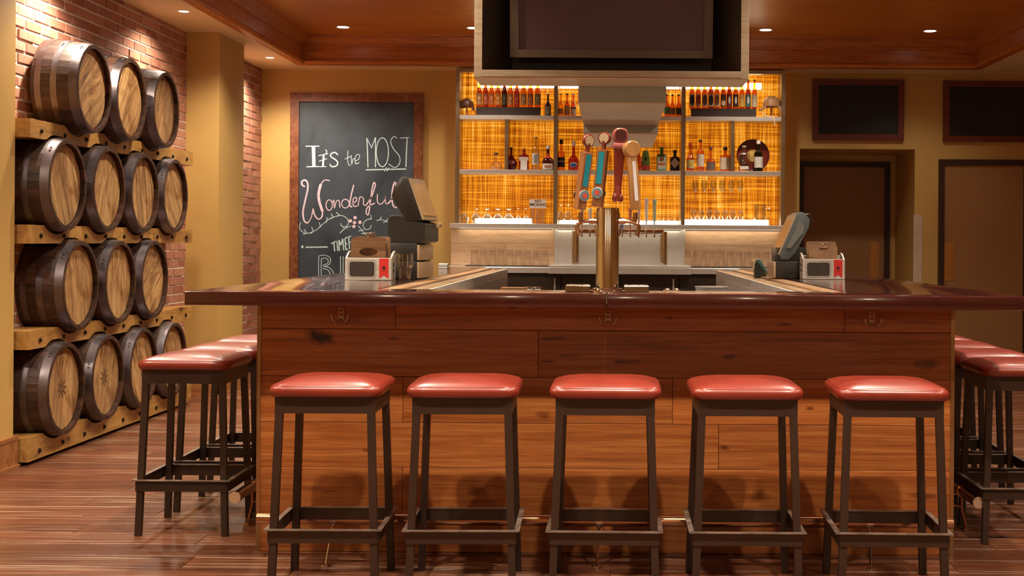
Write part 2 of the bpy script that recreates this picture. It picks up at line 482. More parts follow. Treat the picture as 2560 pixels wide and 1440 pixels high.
bm_b = mesh('brick', bxb(-0.02, 0.004, -BL / 2, BL / 2, -BH / 2, BH / 2, 0.004), BRICKM)
cand = []
c = 0
z = 0.0
while z < ZS + 0.05:
    y0 = 7.2 - (BL / 2 if c % 2 else 0)
    y = y0
    while y < YB + .1:
        cand.append((y + BL / 2, z + BH / 2 + J)); y += BL + J
    z += BH + J; c += 1
vis = sorted([q for q in cand if not hidden_brick(*q) and not (10.4 < q[0] < 11.25) and q[0] < YB], key=lambda q: (q[0] > 10.5 and q[0] < 11.6, q[0]))
vis = [q for q in vis if not (10.5 < q[0] < 11.75)]
near = [q for q in vis if q[0] < 9.4][:235] + [q for q in vis if q[0] > 11.7 and 0.5 < q[1] < 2.95][:64]
nset = set(near)
stuffb = bmesh.new()
for q in cand:
    if q[0] - BL / 2 > YB - 0.02 or q[0] < 7.15 or q[1] > ZS: continue
    jx = random.uniform(-0.004, 0.004)
    if q in nset:
        link('brick', bm_b, wb, (XB + jx, q[0], q[1]), (random.uniform(-.012, .012), 0, random.uniform(-.01, .01)))
    else:
        e = min(q[0] + BL / 2, YB)
        box(stuffb, XB - 0.02 + jx, XB + 0.004 + jx, max(q[0] - BL / 2, 7.2), e, q[1] - BH / 2, q[1] + BH / 2)
part('far_bricks', stuffb, BRICKM, wb)['kind'] = 'stuff'

# ---- back wall with a door recess on the right
bm = bmesh.new()
box(bm, -3.9, 1.835, YB, YB + .9, 0, ZS + .3)
box(bm, 1.835, 2.965, YB, YB + .9, 2.196, ZS + .3)
box(bm, 2.965, XR + .3, YB, YB + .9, 0, ZS + .3)
box(bm, 1.835, 2.965, YB + .87, YB + .9, 0, 2.2)
struct('wall_back', bm, PAINT, 'tan painted back wall with a recessed doorway')
struct('wall_right', bxb(XR, XR + .2, -2.5, YB + .2, 0, ZS + .3), PAINT, 'tan painted right wall')
struct('wall_front', bxb(-4.0, XR + .2, -2.7, -2.5, 0, ZS + .3), PAINT, 'tan painted wall behind the viewer')


def ring(prof, x0, x1, y0, y1):
    """sweep (inset, z) points around a rectangle with mitred corners"""
    bm = bmesh.new(); loops = []
    for o, z in prof:
        loops.append([bm.verts.new(p) for p in ((x0 + o, y0 + o, z), (x1 - o, y0 + o, z), (x1 - o, y1 - o, z), (x0 + o, y1 - o, z))])
    n = len(loops)
    for i in range(n - 1):
        A, B = loops[i], loops[i + 1]
        for j in range(4):
            k = (j + 1) % 4
            bm.faces.new((A[j], A[k], B[k], B[j]))
    bmesh.ops.recalc_face_normals(bm, faces=list(bm.faces))
    return bm


bm = bmesh.new()
for (a, b, c_, d) in ((-4, TX0, -2.6, YB + .1), (TX1, XR + .2, -2.6, YB + .1), (TX0, TX1, TY1, YB + .1), (TX0, TX1, -2.6, TY0)):
    box(bm, a, b, c_, d, ZS, ZS + .45)
ce = struct('ceiling', bm, CEILPAINT, 'cream soffit around a recessed wooden tray ceiling')
part('tray_boarding', bxb(TX0 - .05, TX1 + .05, TY0 - .05, TY1 + .05, ZT, ZT + .05), BOARDING, ce)
tr = struct('trim_1', ring([(-.055, ZS - .001), (-.055, ZS - .014), (-.02, ZS - .022), (.02, ZS - .012), (.028, ZS + .012), (.02, ZS + .030), (0.0, ZS + .036)], TX0, TX1, TY0, TY1), COVEM, 'stained wooden cove moulding around the tray ceiling', 30)
part('fascia', ring([(0.004, ZS + .03), (0.004, ZS + .165)], TX0, TX1, TY0, TY1), COVEM, tr)
part('crown_moulding', ring([(0.0, ZS + .150), (.018, ZS + .155), (.02, ZS + .172), (.03, ZS + .18), (.05, ZS + .20), (.07, ZS + .225), (.085, ZS + .235), (.088, ZS + .25), (.1, ZS + .261)], TX0, TX1, TY0, TY1), COVEM, tr, 30)


def baseboard(name, x0, x1, y0, y1, side):
    bm = bmesh.new(); t = .022
    if side == 'x': box(bm, x1, x1 + t, y0, y1, 0.0, .155); box(bm, x1, x1 + t + .012, y0, y1, 0.0, .018); box(bm, x1, x1 + t + .004, y0, y1, .155, .175)
    else: box(bm, x0, x1, y0 - t, y0, 0.0, .155); box(bm, x0, x1, y0 - t - .012, y0, 0.0, .018); box(bm, x0, x1, y0 - t - .004, y0, .155, .175)
    return struct(name, bm, BASEM, 'oak baseboard')


baseboard('baseboard_left', -3.9, -3.31, -2.5, 7.215, 'x')
o = baseboard('baseboard_pillar', -3.45, -3.158, 10.5, 11.2, 'y')
baseboard('baseboard_pillar_side', -3.45, -3.18, 10.478, 11.2, 'x')
baseboard('baseboard_back', -3.45, 1.835, YB, YB, 'y')

# ---- doors
def door(name, x0, x1, z1, Y, handle_right, label):
    fr = bmesh.new()
    box(fr, x0, x0 + .055, Y - .03, Y, 0, z1); box(fr, x1 - .055, x1, Y - .03, Y, 0, z1); box(fr, x0 + .055, x1 - .055, Y - .03, Y, z1 - .055, z1)
    d = struct(name, bxb(x0 + .057, x1 - .057, Y - .012, Y, 0.008, z1 - .057), plain('brown_door', (0.30, 0.15, 0.055), 0.45, var=0.08, scale=1.5), label)
    part('door_frame', fr, plain('dark_door_frame', (0.035, 0.012, 0.008), 0.45), d)
    xa = x1 - .057 - .145 if handle_right else x0 + .062
    part('push_plate', bxb(xa, xa + .095, Y - .016, Y - .012, .91, 1.285), BRASS, d)
    sc = bmesh.new()
    for sx in (.012, .083):
        for sz in (.925, 1.27): lathe(sc, [(.004, 0), (.004, .002)], 8, M=Matrix.Translation((xa + sx, Y - .016, sz)) @ Matrix.Rotation(PI / 2, 4, 'X'))
    part('plate_screws', sc, BRASS, d)
    return d


door('door_1', 1.95, 2.905, 2.124, YB + .87, True, 'brown door with brass push plate inside the recess')
door('door_2', 3.196, 4.085, 2.10, YB, False, 'brown door with brass push plate at the right edge')
single('corner_guard', bxb(2.955, 3.04, YB - .006, YB, 0.0, 1.556, .001), plain('white_plastic', (0.55, 0.44, 0.33), 0.4), 'pale plastic corner guard on wall between the two doors', 'corner guard')


# ---- ceiling lights
def downlight(x, y, z, power, r, label, group, ang=118, tilt=(0, 0)):
    t = thing('recessed_downlight', label, 'ceiling light', (x, y, z), 0, group)
    bm = bmesh.new(); lathe(bm, [(r, -.001), (r * 1.28, -.004), (r * 1.3, .0), (r, .006)], 24, cap0=False, cap1=False)
    part('trim_ring', bm, plain('white_trim', (0.75, 0.7, 0.62), 0.4), t, 40)
    bm = bmesh.new(); lathe(bm, [(r * .98, -.002), (r * .98, .004)], 24)
    part('lens', bm, LENS, t)
    ld = bpy.data.lights.new('downlight_lamp', 'SPOT'); ld.energy = power; ld.color = LAMP
    ld.spot_size = math.radians(ang); ld.spot_blend = 0.7; ld.shadow_soft_size = 0.045
    link('lamp', ld, t, (0, 0, -.02), (tilt[0], tilt[1], 0))
    return t


ordn = ['first', 'second', 'third', 'fourth', 'fifth']
XS = (-2.45, -1.27, 0.06, 1.38, 2.87); YS = (3.42, 5.08, 6.75, 8.42, 10.08, 11.78)
names = ['far left over the chalkboard wall', 'second from left by the far cove', '', 'just right of the hanging screen box', 'far right by the cove corner']
for j, yy in enumerate(YS):
    for i, xx in enumerate(XS):
        if i == 2 and yy > 6: continue
        last = j == len(YS) - 1
        lb = ('recessed downlight in the wooden ceiling, ' + names[i]) if last else 'recessed downlight above the frame, %s row from the camera, %s from the left' % (ordn[j], ordn[i])
        downlight(xx, yy, ZT, P_TRAY * (1.7, 1.1, 1.0, 1.0, 1.0, .4)[j] * (.35, 1.15, 1.0, 1.1, .6)[i] * (3.0 if i == 0 and j in (3, 4) else 1.0), .052, lb, 'tray ceiling downlights')
for yy, lb in ((11.93, 'small downlight in soffit between pillar and chalkboard wall'), (9.53, 'small downlight in soffit above the barrel rack'), (7.75, 'small downlight in soffit at the left frame edge'), (4.9, 'small downlight in soffit out of view')):
    downlight(-3.15, yy, ZS, P_SOFFIT * (.5 if yy == 9.53 else 1.0), .035, lb, 'soffit downlights', 150, (0, -0.1))

# globe lamps added behind the viewer to fill the shaded bar front
for k, xx in enumerate((-2.0, 0.4, 2.8)):
    t = thing('fill_lamp', 'added opal globe fill light behind the viewer, %s from the left' % ordn[k], 'fill light', (xx, -1.0, 2.2), 0, 'added fill lights behind the viewer')
    bm = bmesh.new(); lathe(bm, [(.02, .15), (.10, .125), (.15, .06), (.16, 0), (.15, -.06), (.10, -.125), (.02, -.155)], 24); part('globe', bm, thin_glass('opal_globe', (0.9, 0.85, 0.75), .1), t, 40)
    bm = bmesh.new(); cyl(bm, (0, 0, .15), (0, 0, ZS - 2.2), .006, 8); part('cord', bm, BLACK, t)
    ld = bpy.data.lights.new('fill_bulb', 'POINT'); ld.energy = P_FILL; ld.color = LAMP; ld.shadow_soft_size = .12
    link('bulb', ld, t, (0, 0, 0))

# ================================================================== BARRELS AND RACK
RB0, RH = 0.262, 0.262         # bilge adds to this
def stave_mesh(nst):
    bm = bmesh.new(); segs = 8; Lb = 0.262; w_ = PI / nst * 0.985
    def rad(t): return rb(-Lb * t)
    R = []
    for i in range(segs + 1):
        t = i / segs; r = rad(t); x = -Lb * t
        R.append([bm.verts.new((x, q * math.sin(a), q * math.cos(a))) for q, a in ((r, -w_), (r + .0015, 0), (r, w_), (r - .02, w_), (r - .02, -w_))])
    for i in range(segs):
        for j in range(5):
            k = (j + 1) % 5
            bm.faces.new((R[i][j], R[i][k], R[i + 1][k], R[i + 1][j]))
    bm.faces.new(R[0]); bm.faces.new(R[-1][::-1]); bmesh.ops.recalc_face_normals(bm, faces=list(bm.faces))
    return mesh('stave', bm, STAVE)


NST = 20
def rb(x): t = -x / .34; return 0.262 + 0.034 * (1 - (1 - t) ** 2)
ST = stave_mesh(NST)
def hoop_mesh(x0, x1, r0, r1):
    bm = bmesh.new()
    lathe(bm, [(r0, 0), (r0 + .003, 0), (r1 + .003, -(x0 - x1)), (r1, -(x0 - x1))][::-1], 40, cap0=False, cap1=False, M=Matrix.Translation((x0, 0, 0)) @ Matrix.Rotation(PI / 2, 4, 'Y'))
    bmesh.ops.recalc_face_normals(bm, faces=list(bm.faces))
    return mesh('hoop', bm, HOOP, 40)


HOOPS = [hoop_mesh(a, b, rb(a) + .001, rb(b) + .001) for a, b in ((-.002, -.050), (-.115, -.150), (-.205, -.240))]
rv = bmesh.new()
for xx in (-.026, -.132):
    for dz in (-.012, .012): lathe(rv, [(.006, 0), (.004, .004)], 8, M=Matrix.Rotation(0.9, 4, 'X') @ Matrix.Translation((xx, dz, rb(xx) + .004)))
RIV = mesh('rivets', rv, HOOP)
NB = 6; HR = 0.240
HB = []
for i in range(NB):
    a, b = -HR + 2 * HR * i / NB, -HR + 2 * HR * (i + 1) / NB
    pts = []
    for k in range(7):
        y_ = a + .0008 + (b - a - .0016) * k / 6; pts.append((y_, math.sqrt(max(HR * HR - y_ * y_, 0)) + .0005))
    poly = pts + [(p[0], -p[1]) for p in pts[::-1]]
    bm = bmesh.new(); prism(bm, poly, 0, -.050, -.030)
    HB.append(mesh('head_board', bm, HEADW))
MARK = plain('burned_mark', (0.10, 0.045, 0.016), 0.8, var=0.5, scale=30)


def head_mark(kind):
    bm = bmesh.new()
    if kind == 'star':
        for k in range(8):
            a = k * PI / 4
            for r_ in (.020, .036, .050):
                c_ = Vector((0, r_ * math.cos(a), r_ * math.sin(a)))
                d = Vector((0, math.cos(a), math.sin(a))); e = Vector((0, -d.z, d.y)); s = .0085
                bm.faces.new([bm.verts.new(c_ + q) for q in (d * s * 1.2, e * s * .8, -d * s * 1.2, -e * s * .8)])
    else:
        for k, z_ in enumerate((.035, .012, -.011, -.034)):
            for j in range(3):
                y_ = -.030 + j * .024 + (k % 2) * .005
                bm.faces.new([bm.verts.new((0, y_ + q[0], z_ + q[1])) for q in ((0, 0), (.004, 0), (.010, .017), (.006, .017))])
    bmesh.ops.translate(bm, verts=list(bm.verts), vec=(-.0295, 0, 0))
    return mesh('burned_mark', bm, MARK)


MK = {'star': head_mark('star'), 'lines': head_mark('lines')}
RNAME = ['bottom row', 'third row from the top', 'second row from the top', 'top row']
ONAME = {3: ['leftmost', 'middle', 'rightmost'], 4: ['leftmost', 'second', 'third', 'rightmost']}
MARKS = {(0, 0): 'star', (0, 1): 'star', (3, 0): 'lines', (1, 2): 'lines'}
for ri, (zr, ys) in enumerate(ROWS):
    for bi, yc in enumerate(ys):
        xh = -3.135 if ri == 3 else -3.18
        b = thing('whisky_barrel', 'dark oak barrel with pale round head, %s of the %s' % (ONAME[len(ys)][bi], RNAME[ri]), 'barrel', (xh, yc, zr), 0, 'barrels on the wall rack')
        ra = random.uniform(0, 6.28)
        tw = random.uniform(-.06, .06); sc_ = Matrix.Identity(4)
        for k in range(NST): link('stave', ST, b, (0, 0, 0), (ra + 2 * PI * k / NST, 0, 0))
        for h in HOOPS: link('hoop', h, b)
        link('rivets', RIV, b, (0, 0, 0), (random.uniform(-.6, .9), 0, 0))
        hr_ = random.uniform(-.25, .25) if ri in (0, 1) and bi < 2 else random.uniform(-1.0, 1.0)
        for k in range(NB): link('head_board', HB[k], b, (random.uniform(-.0015, .0015), 0, 0), (hr_, 0, 0))
        if (ri, bi) in MARKS: link('burned_mark', MK[MARKS[(ri, bi)]], b, (.002, 0, 0), (0.1, 0, 0))
    # rail under the row
    zt = zr - .262 + .024
    zlo = zt - (.105 if ri else .135)
    zlo = max(zlo, 0.0)
    y0, y1 = 7.24, 10.05
    below = ROWS[ri - 1] if ri else None
    def low(yy):
        zz = zlo
        if below:
            for yc in below[1]:
                d = abs(yy - yc)
                if d < .2: zz = max(zz, below[0] + math.sqrt(max(.293 ** 2 - d * d, 0)))
        return min(zz, zlo + .035)
    N = 90
    pts = [(y0 + (y1 - y0) * k / N, low(y0 + (y1 - y0) * k / N)) for k in range(N + 1)]
    for k in range(N + 1):
        yy = y1 + (y0 - y1) * k / N
        zz = zt
        for yc in ys:
            d = abs(yy - yc)
            if d < .19: zz = min(zz, zr - math.sqrt(max(.2905 ** 2 - d * d, 0)))
        pts.append((yy, max(zz + random.uniform(-.0015, .0015), low(yy) + .022)))
    bm = bmesh.new(); prism(bm, pts, 0, XB + .004, -3.245)
    r_ = single('barrel_rack_rail', bm, RAILW, 'scalloped timber rail carrying the ' + RNAME[ri] + ' of barrels', 'rack rail', (0, 0, 0), 'timber rails of the barrel rack')
    for k in range(9):
        yy = y0 + .14 + k * .315
        bb = bmesh.new(); lathe(bb, [(.013, 0), (.013, .008), (.006, .012)], 8, M=Matrix.Translation((-3.245, yy, zlo + .045)) @ Matrix.Rotation(PI / 2, 4, 'Y'))
        part('bolt', bb, BOLT, r_)

# ================================================================== THE BAR
CZ, CT = 1.07, 0.053
FX0, FX1, FY0, FY1 = -1.65, 1.61, 5.02, 5.42
AX0, AX1, AY1 = -0.98, 0.98, 10.05
ct = thing('bar_countertop', 'glossy dark mahogany U-shaped bar top with thick edge', 'counter', (-.02, FY0, CZ - CT))
for s in (0, 1):
    if s == 0: poly = [(FX0, FY0), (-.0215, FY0), (-.0215, FY1), (AX0, FY1), (AX0, AY1), (FX0, AY1)]
    else: poly = [(-.0185, FY0), (FX1, FY0), (FX1, AY1), (AX1, AY1), (AX1, FY1), (-.0185, FY1)]
    bm = bmesh.new(); prism(bm, poly, 2, CZ - CT, CZ)
    bevel(bm, .004, 2)
    part('counter_slab', bm, MAHOG, ct, 40, world=True)
# clad front
PX0, PX1, PY = -1.446, 1.402, 5.31
bf = thing('clad_bar_base', 'oak plank clad bar front with bronze corner strips', 'bar', (-.02, PY, 0))
def pz(yp): return CAMH - (yp - 603.5) * PY / F
def pxX(xp): return (xp - CX) * PY / F
rows_z = [pz(y_) for y_ in (765, 827, 945, 1060, 1172, 1295)] + [0.0]
rows_z[0] = CZ - CT
KNOTS = [(800, 848, 46, 24, .06), (985, 850, 18, 6, .35), (1385, 848, 40, 7, .4), (1560, 905, 46, 7, .3), (1370, 905, 30, 5, .3), (1825, 889, 24, 8, .3), (2320, 905, 40, 14, .4), (1420, 890, 40, 5, .45), (1675, 795, 16, 5, .35), (1965, 810, 26, 6, .4), (1285, 770, 14, 5, .3), (1815, 1118, 14, 8, .3), (925, 1130, 20, 6, .4), (1195, 1230, 30, 14, .3), (1900, 1240, 34, 26, .35), (2310, 1235, 40, 10, .4), (2030, 1017, 12, 6, .35), (1362, 1037, 22, 14, .55)]
joints = [[990, 2113], [1348], [1010, 1684], [1800], [1010, 1960], [1300]]
for i in range(6):
    xs = [PX0 + .012] + [pxX(j) for j in joints[i]] + [PX1 - .012]
    for a, b in zip(xs[:-1], xs[1:]):
        L, H = b - a, rows_z[i] - rows_z[i + 1]
        mx, mz = (a + b) / 2, (rows_z[i] + rows_z[i + 1]) / 2
        kn = [(pxX(kx) - mx, pz(ky) - mz, rx_ * PY / F, rz_ * PY / F, dk) for kx, ky, rx_, rz_, dk in KNOTS if a < pxX(kx) < b and rows_z[i + 1] < pz(ky) < rows_z[i]]
        pmat = wood('oak_cladding_%d_%d' % (i, int(a * 100)), *PANEL_ARGS, spots=kn) if kn else PANELM
        part('plank', bxb(-L / 2 + .0008, L / 2 - .0008, 0, .018, -H / 2 + .0008, H / 2 - .0008, .0012), pmat, bf,
             loc=((a + b) / 2 - bf.location.x, random.uniform(-.0006, .0006), (rows_z[i] + rows_z[i + 1]) / 2))
for xx in (PX0, PX1 - .016):
    part('corner_strip', bxb(xx, xx + .016, PY - .004, PY + .03, 0, CZ - CT), BRONZE, bf, world=True)
bm = bmesh.new()
box(bm, PX0 + .01, PX1 - .01, PY + .019, PY + .06, 0, CZ - CT)
part('backing', bm, DARKSTEEL, bf, world=True)
for s, lb in ((-1, 'left'), (1, 'right')):
    xo = PX0 if s < 0 else PX1
    xi = -.80 if s < 0 else .80
    t = thing('bar_arm_body', 'oak clad base under the %s arm of the bar' % lb, 'bar', ((xo + xi) / 2, 7.6, 0))
    zz = [0, .15, .343, .53, .715, .908, CZ - CT]
    for i in range(6):
        x0_, x1_ = (xo, xo + .018) if s < 0 else (xo - .018, xo)
        part('plank', bxb(x0_, x1_, PY + .062, AY1 - .05, zz[i] + .0008, zz[i + 1] - .0008, .001), wood('oak_cladding_side', (0.16, 0.055, 0.016), (0.33, 0.13, 0.040), (0.46, 0.21, 0.075), (12, 1.0, 12), 0.38, 0.22, knots=True), t, world=True)
    a, b = sorted((xo - s * .02, xi + s * .003))
    part('carcass', bxb(a, b, PY + .062, AY1 - .06, 0, CZ - CT), DARKSTEEL, t, world=True)
    # drink rail along the inner edge of the arm
    xa = AX0 if s < 0 else AX1
    rl = thing('drink_rail', 'wood and steel glass rail along the inner edge of the %s bar arm' % lb, 'drink rail', ((xa + xi) / 2, 7.6, CZ - CT))
    def rx(a_, b_): return sorted((xa - s * a_, xa - s * b_))
    a, b = rx(.003, .075); part('wood_strip', bxb(a, b, FY1 + .01, 9.75, CZ - CT, CZ - .004, .002), wood('rail_wood', (0.16, 0.075, 0.03), (0.30, 0.16, 0.07), (0.42, 0.25, 0.12), (12, 1, 12), 0.35, 0.05), rl, world=True)
    a, b = rx(.077, .165); part('trough', bxb(a, b, FY1 + .01, 9.75, CZ - CT, CZ - .014, .002), wood('rail_mat_wood', (0.11, 0.06, 0.03), (0.20, 0.12, 0.06), (0.30, 0.19, 0.10), (12, 1, 12), 0.4, 0.05), rl, world=True)
    a, b = rx(.166, .182); part('brass_edge', bxb(a, b, FY1 + .01, 9.75, CZ - CT, CZ - .006, .002), BRASS, rl, world=True)
    a, b = rx(.184, .198); part('steel_lip', bxb(a, b, FY1 + .01, 9.75, CZ - CT, CZ - .008, .001), STEEL, rl, world=True)
    part('steel_apron', bxb(a, b, FY1 + .07, 9.75, CZ - .14, CZ - CT - .0005, .001), STEEL, t, world=True)

# hooks under the counter
HOOKM = metal('antique_brass', (0.52, 0.36, 0.24), 0.42, None, .55)
for k, (hx, hy, lb) in enumerate(((853, 770, 'left end'), (1520, 776, 'middle'), (2180, 780, 'right end'))):
    q = at(hx, hy, PY - .004)
    t = thing('purse_hook', 'double antique brass coat hook near the %s of the bar front' % lb, 'hook', (q.x, PY, q.z), 0, 'hooks under the counter edge')
    bm = bmesh.new()
    for sx in (-1, 1): box(bm, sx * .0085 - .0025, sx * .0085 + .0025, -.005, -.001, -.050, -.008)
    for z_ in (-.018, -.036): box(bm, -.008, .008, -.005, -.001, z_ - .004, z_ + .004)
    part('back_plate', bm, HOOKM, t)
    bm = bmesh.new(); tube(bm, [(-.0095 * math.cos(a), -.003, -.008 + .0095 * math.sin(a)) for a in [PI * j / 8 for j in range(9)]], .0028, 6)
    part('plate_arch', bm, HOOKM, t, 40)
    for sx in (-1, 1):
        bm = bmesh.new(); tube(bm, spline([(sx * .006, -.004, -.046), (sx * .010, -.016, -.056), (sx * .020, -.026, -.056), (sx * .030, -.032, -.046), (sx * .033, -.034, -.034)], 4), .0026, 8)
        lathe(bm, [(.0001, -.005), (.004, -.0035), (.005, 0), (.004, .0035), (.0001, .005)], 8, c=(sx * .033, -.034, -.031))
        part('hook_arm', bm, HOOKM, t, 50)

# foot rails
COPPER = metal('polished_copper', (0.55, 0.30, 0.17), 0.20)
t = thing('foot_rail', 'polished copper foot rail along the bar front', 'foot rail', (0, 5.16, 0))
bm = bmesh.new(); cyl(bm, (-1.40, 5.16, .165), (1.36, 5.16, .165), .0215, 18); part('rail_tube', bm, COPPER, t, 40, world=True)
for hx in (835, 1503, 2180):
    x_ = (hx - CX) / F * 5.14
    bm = bmesh.new()
    cyl(bm, (x_ - .012, 5.16, .165), (x_ + .012, 5.16, .165), .026, 16)
    tube(bm, [(x_, 5.16, .145), (x_ - .006, 5.10, .05), (x_ - .008, 5.075, .006)], .0052, 8)
    lathe(bm, [(.020, 0), (.018, .005), (.006, .008)], 14, c=(x_ - .008, 5.075, 0.001))
    tube(bm, [(x_, 5.16, .15), (x_ + .004, 5.24, .13), (x_ + .004, PY, .13)], .005, 8)
    part('rail_bracket', bm, CHROME, t, 40, world=True)
for s, x_ in ((-1, -1.598), (1, 1.568)):
    lb = 'left' if s < 0 else 'right'
    t = thing('foot_rail', 'copper foot rail with flat end cap along the %s side of the bar' % lb, 'foot rail', (x_, 5.5, 0))
    bm = bmesh.new(); cyl(bm, (x_, 5.535, .172), (x_, 9.9, .172), .0235, 18); part('rail_tube', bm, COPPER, t, 40, world=True)
    bm = bmesh.new(); lathe(bm, [(.0245, 0), (.0245, .008)], 20, M=Matrix.Translation((x_, 5.53, .172)) @ Matrix.Rotation(-PI / 2, 4, 'X')); part('end_cap', bm, plain('end_cap_tan', (0.50, 0.32, 0.20), 0.4, metal=0.3), t, 40, world=True)
    for yy in (5.80, 7.3, 8.8):
        bm = bmesh.new()
        cyl(bm, (x_, yy - .012, .172), (x_, yy + .012, .172), .027, 16)
        tube(bm, spline([(x_, yy, .15), (x_ - s * .0, yy, .09), (x_ + s * .012, yy, .04), (x_ + s * .018, yy, .004)], 4), .0055, 8)
        lathe(bm, [(.020, 0), (.018, .005), (.006, .008)], 14, c=(x_ + s * .018, yy, 0.001))
        tube(bm, spline([(x_, yy, .10), (x_ - s * .06, yy, .115), (PX0 if s < 0 else PX1, yy, .15)], 4), .005, 8)
        tube(bm, [(x_, yy, .16), (PX0 if s < 0 else PX1, yy, .15)], .005, 8)
        part('rail_bracket', bm, COPPER, t, 40, world=True)


# ================================================================== STOOLS
def make_stool():
    t = thing('bar_stool', '-', 'stool', (0, 0, 0), 0, 'red leather bar stools')
    bm = bmesh.new()
    prof = [(.184, .709), (.196, .711), (.2015, .722), (.203, .733), (.199, .744), (.187, .752), (.155, .762), (.11, .7695), (.06, .774), (.01, .776)]
    lathe(bm, prof, 64, n=10)
    part('seat', bm, LEATHER, t, 60)
    bm = bmesh.new(); ring_pts = []
    for k in range(48):
        a = 2 * PI * k / 48; ca, sa = math.cos(a), math.sin(a); q = (abs(ca) ** 10 + abs(sa) ** 10) ** (-.1)
        ring_pts.append((.1935 * q * ca, .1935 * q * sa, .7478))
    tube(bm, ring_pts, .0013, 6, closed=True); part('seam_piping', bm, LEATHER, t, 60)
    bm = bmesh.new()
    h = .178
    box(bm, -h, h, -h, -h + .004, .650, .709); box(bm, -h, h, h - .004, h, .650, .709)
    box(bm, -h, -h + .004, -h + .004, h - .004, .650, .709); box(bm, h - .004, h, -h + .004, h - .004, .650, .709)
    box(bm, -h + .004, h - .004, -h + .004, h - .004, .700, .708)
    part('apron', bm, STOOLM, t)
    for sx in (-1, 1):
        for sy in (-1, 1):
            bm = bmesh.new(); T, B, wd = .1755, .199, .0265
            def sq(o_, z_): return [(sx * (o_ - a), sy * (o_ - b), z_) for a, b in ((0, 0), (wd, 0), (wd, wd), (0, wd))]
            lo = [bm.verts.new(p) for p in sq(B, 0.0)]; hi = [bm.verts.new(p) for p in sq(T, .706)]
            bm.faces.new(lo); bm.faces.new(hi[::-1])
            for i in range(4): bm.faces.new((lo[i], hi[i], hi[(i + 1) % 4], lo[(i + 1) % 4]))
            bmesh.ops.recalc_face_normals(bm, faces=list(bm.faces))
            part('leg', bm, STOOLM, t)
    e = .1935; zt = .236
    for k in range(4):
        bm = bmesh.new()
        box(bm, -e, e, -e - .004, -e, zt - .046, zt)
        lip = bmesh.new(); box(lip, -e - .014, e + .014, -e - .016, -e + .003, zt, zt + .004)
        for q_ in (bm, lip): bmesh.ops.rotate(q_, verts=list(q_.verts), cent=(0, 0, 0), matrix=Matrix.Rotation(k * PI / 2, 3, 'Z'))
        fb_ = part('footrest_bar', bm, STOOLM, t)
        part('worn_lip', lip, plain('worn_steel_lip', (0.20, 0.15, 0.12), 0.4, metal=.5, var=.4, scale=20), fb_)
    return t


st0 = make_stool()
spots = []
ordn = ['first', 'second', 'third', 'fourth', 'fifth']
for i, (px_, rz_) in enumerate(((808, .015), (1153, .02), (1517, -.01), (1875, .0), (2245, -.02))):
    spots.append(((px_ - CX) / 703.0, 4.83, rz_, 'red leather bar stool at the bar front, %s from the left' % ordn[i]))
for i, yy in enumerate((5.755, 6.245, 6.74)):
    spots.append((-1.835, yy, .0, 'red leather bar stool on the left side of the bar, %s from the front' % ordn[i]))
for i, yy in enumerate((5.70, 6.19, 6.68, 7.17)):
    spots.append((1.775, yy, -.01 * i, 'red leather bar stool on the right side of the bar, %s from the front' % ordn[i]))
for i, (x_, y_, rz_, lb) in enumerate(spots):
    s_ = st0 if i == 0 else copy_tree(st0)
    s_.location = (x_, y_, .001); s_.rotation_euler = (0, 0, rz_); s_['label'] = lb

# ================================================================== HANGING SCREEN BOX
TD = 7.0
xl, xr = at(1185, 195, TD).x, at(1872, 197, TD).x
zb = at(1528, 195, TD).z
dep = .35
t = thing('screen_enclosure', 'large taupe laminate box hanging from the ceiling around a dark screen', 'screen box', ((xl + xr) / 2, TD, zb))
fw, fb = .043, .040
zt = ZT - .002
part('stile', bxb(xl, xl + fw, TD, TD + dep, zb, zt, .001), LAMINATE, t, world=True)
part('stile', bxb(xr - fw, xr, TD, TD + dep, zb, zt, .001), LAMINATE, t, world=True)
part('bottom_rail', bxb(xl + fw, xr - fw, TD, TD + dep, zb + .004, zb + fb, .001), LAMINATE, t, world=True)
part('underside', bxb(xl + .002, xr - .002, TD + .004, TD + dep, zb - .004, zb + .002), OAKVEN, t, world=True)
INNER = plain('dark_box_interior', (0.020, 0.013, 0.011), 0.5)
part('back_panel', bxb(xl + fw, xr - fw, TD + dep - .02, TD + dep - .004, zb + fb, zt), INNER, t, world=True)
for s in (-1, 1):
    a = (xl + fw) if s < 0 else (xr - fw)
    b = at(1281 if s < 0 else 1777, 160, TD + dep).x
    bm = bmesh.new(); prism(bm, [(a, TD + .002), (b, TD + dep - .022), (a, TD + dep - .022)], 2, zb + fb + .001, zt)
    part('angled_cheek', bm, plain('grey_cheek', (0.060, 0.050, 0.042), 0.4), t, world=True)
tv = thing('television', 'dark flat screen television with brown bezel, tilted inside the hanging box', 'television', at(1528, 145, TD + .10))
bm = bmesh.new()
hw, hh = 505 / 2 / F * (TD + .10), .64
b_ = .047
for (a, b, c_, d) in ((-hw, -hw + b_, 0, hh), (hw - b_, hw, 0, hh), (-hw + b_, hw - b_, 0, b_ * .88), (-hw + b_, hw - b_, hh - b_, hh)):
    box(bm, a, b, -.02, .03, c_, d)
part('bezel', bm, plain('brown_bezel', (0.075, 0.048, 0.034), 0.35), tv)
part('screen', bxb(-hw + b_, hw - b_, -.006, .0, b_ * .88, hh - b_), plain('dark_screen', (0.055, 0.022, 0.032), 0.35, var=0.03), tv)
part('back_shell', bxb(-hw + .01, hw - .01, .031, .07, .02, hh - .02, .01), BLACK, tv)
tv.rotation_euler = (math.radians(5), 0, 0)
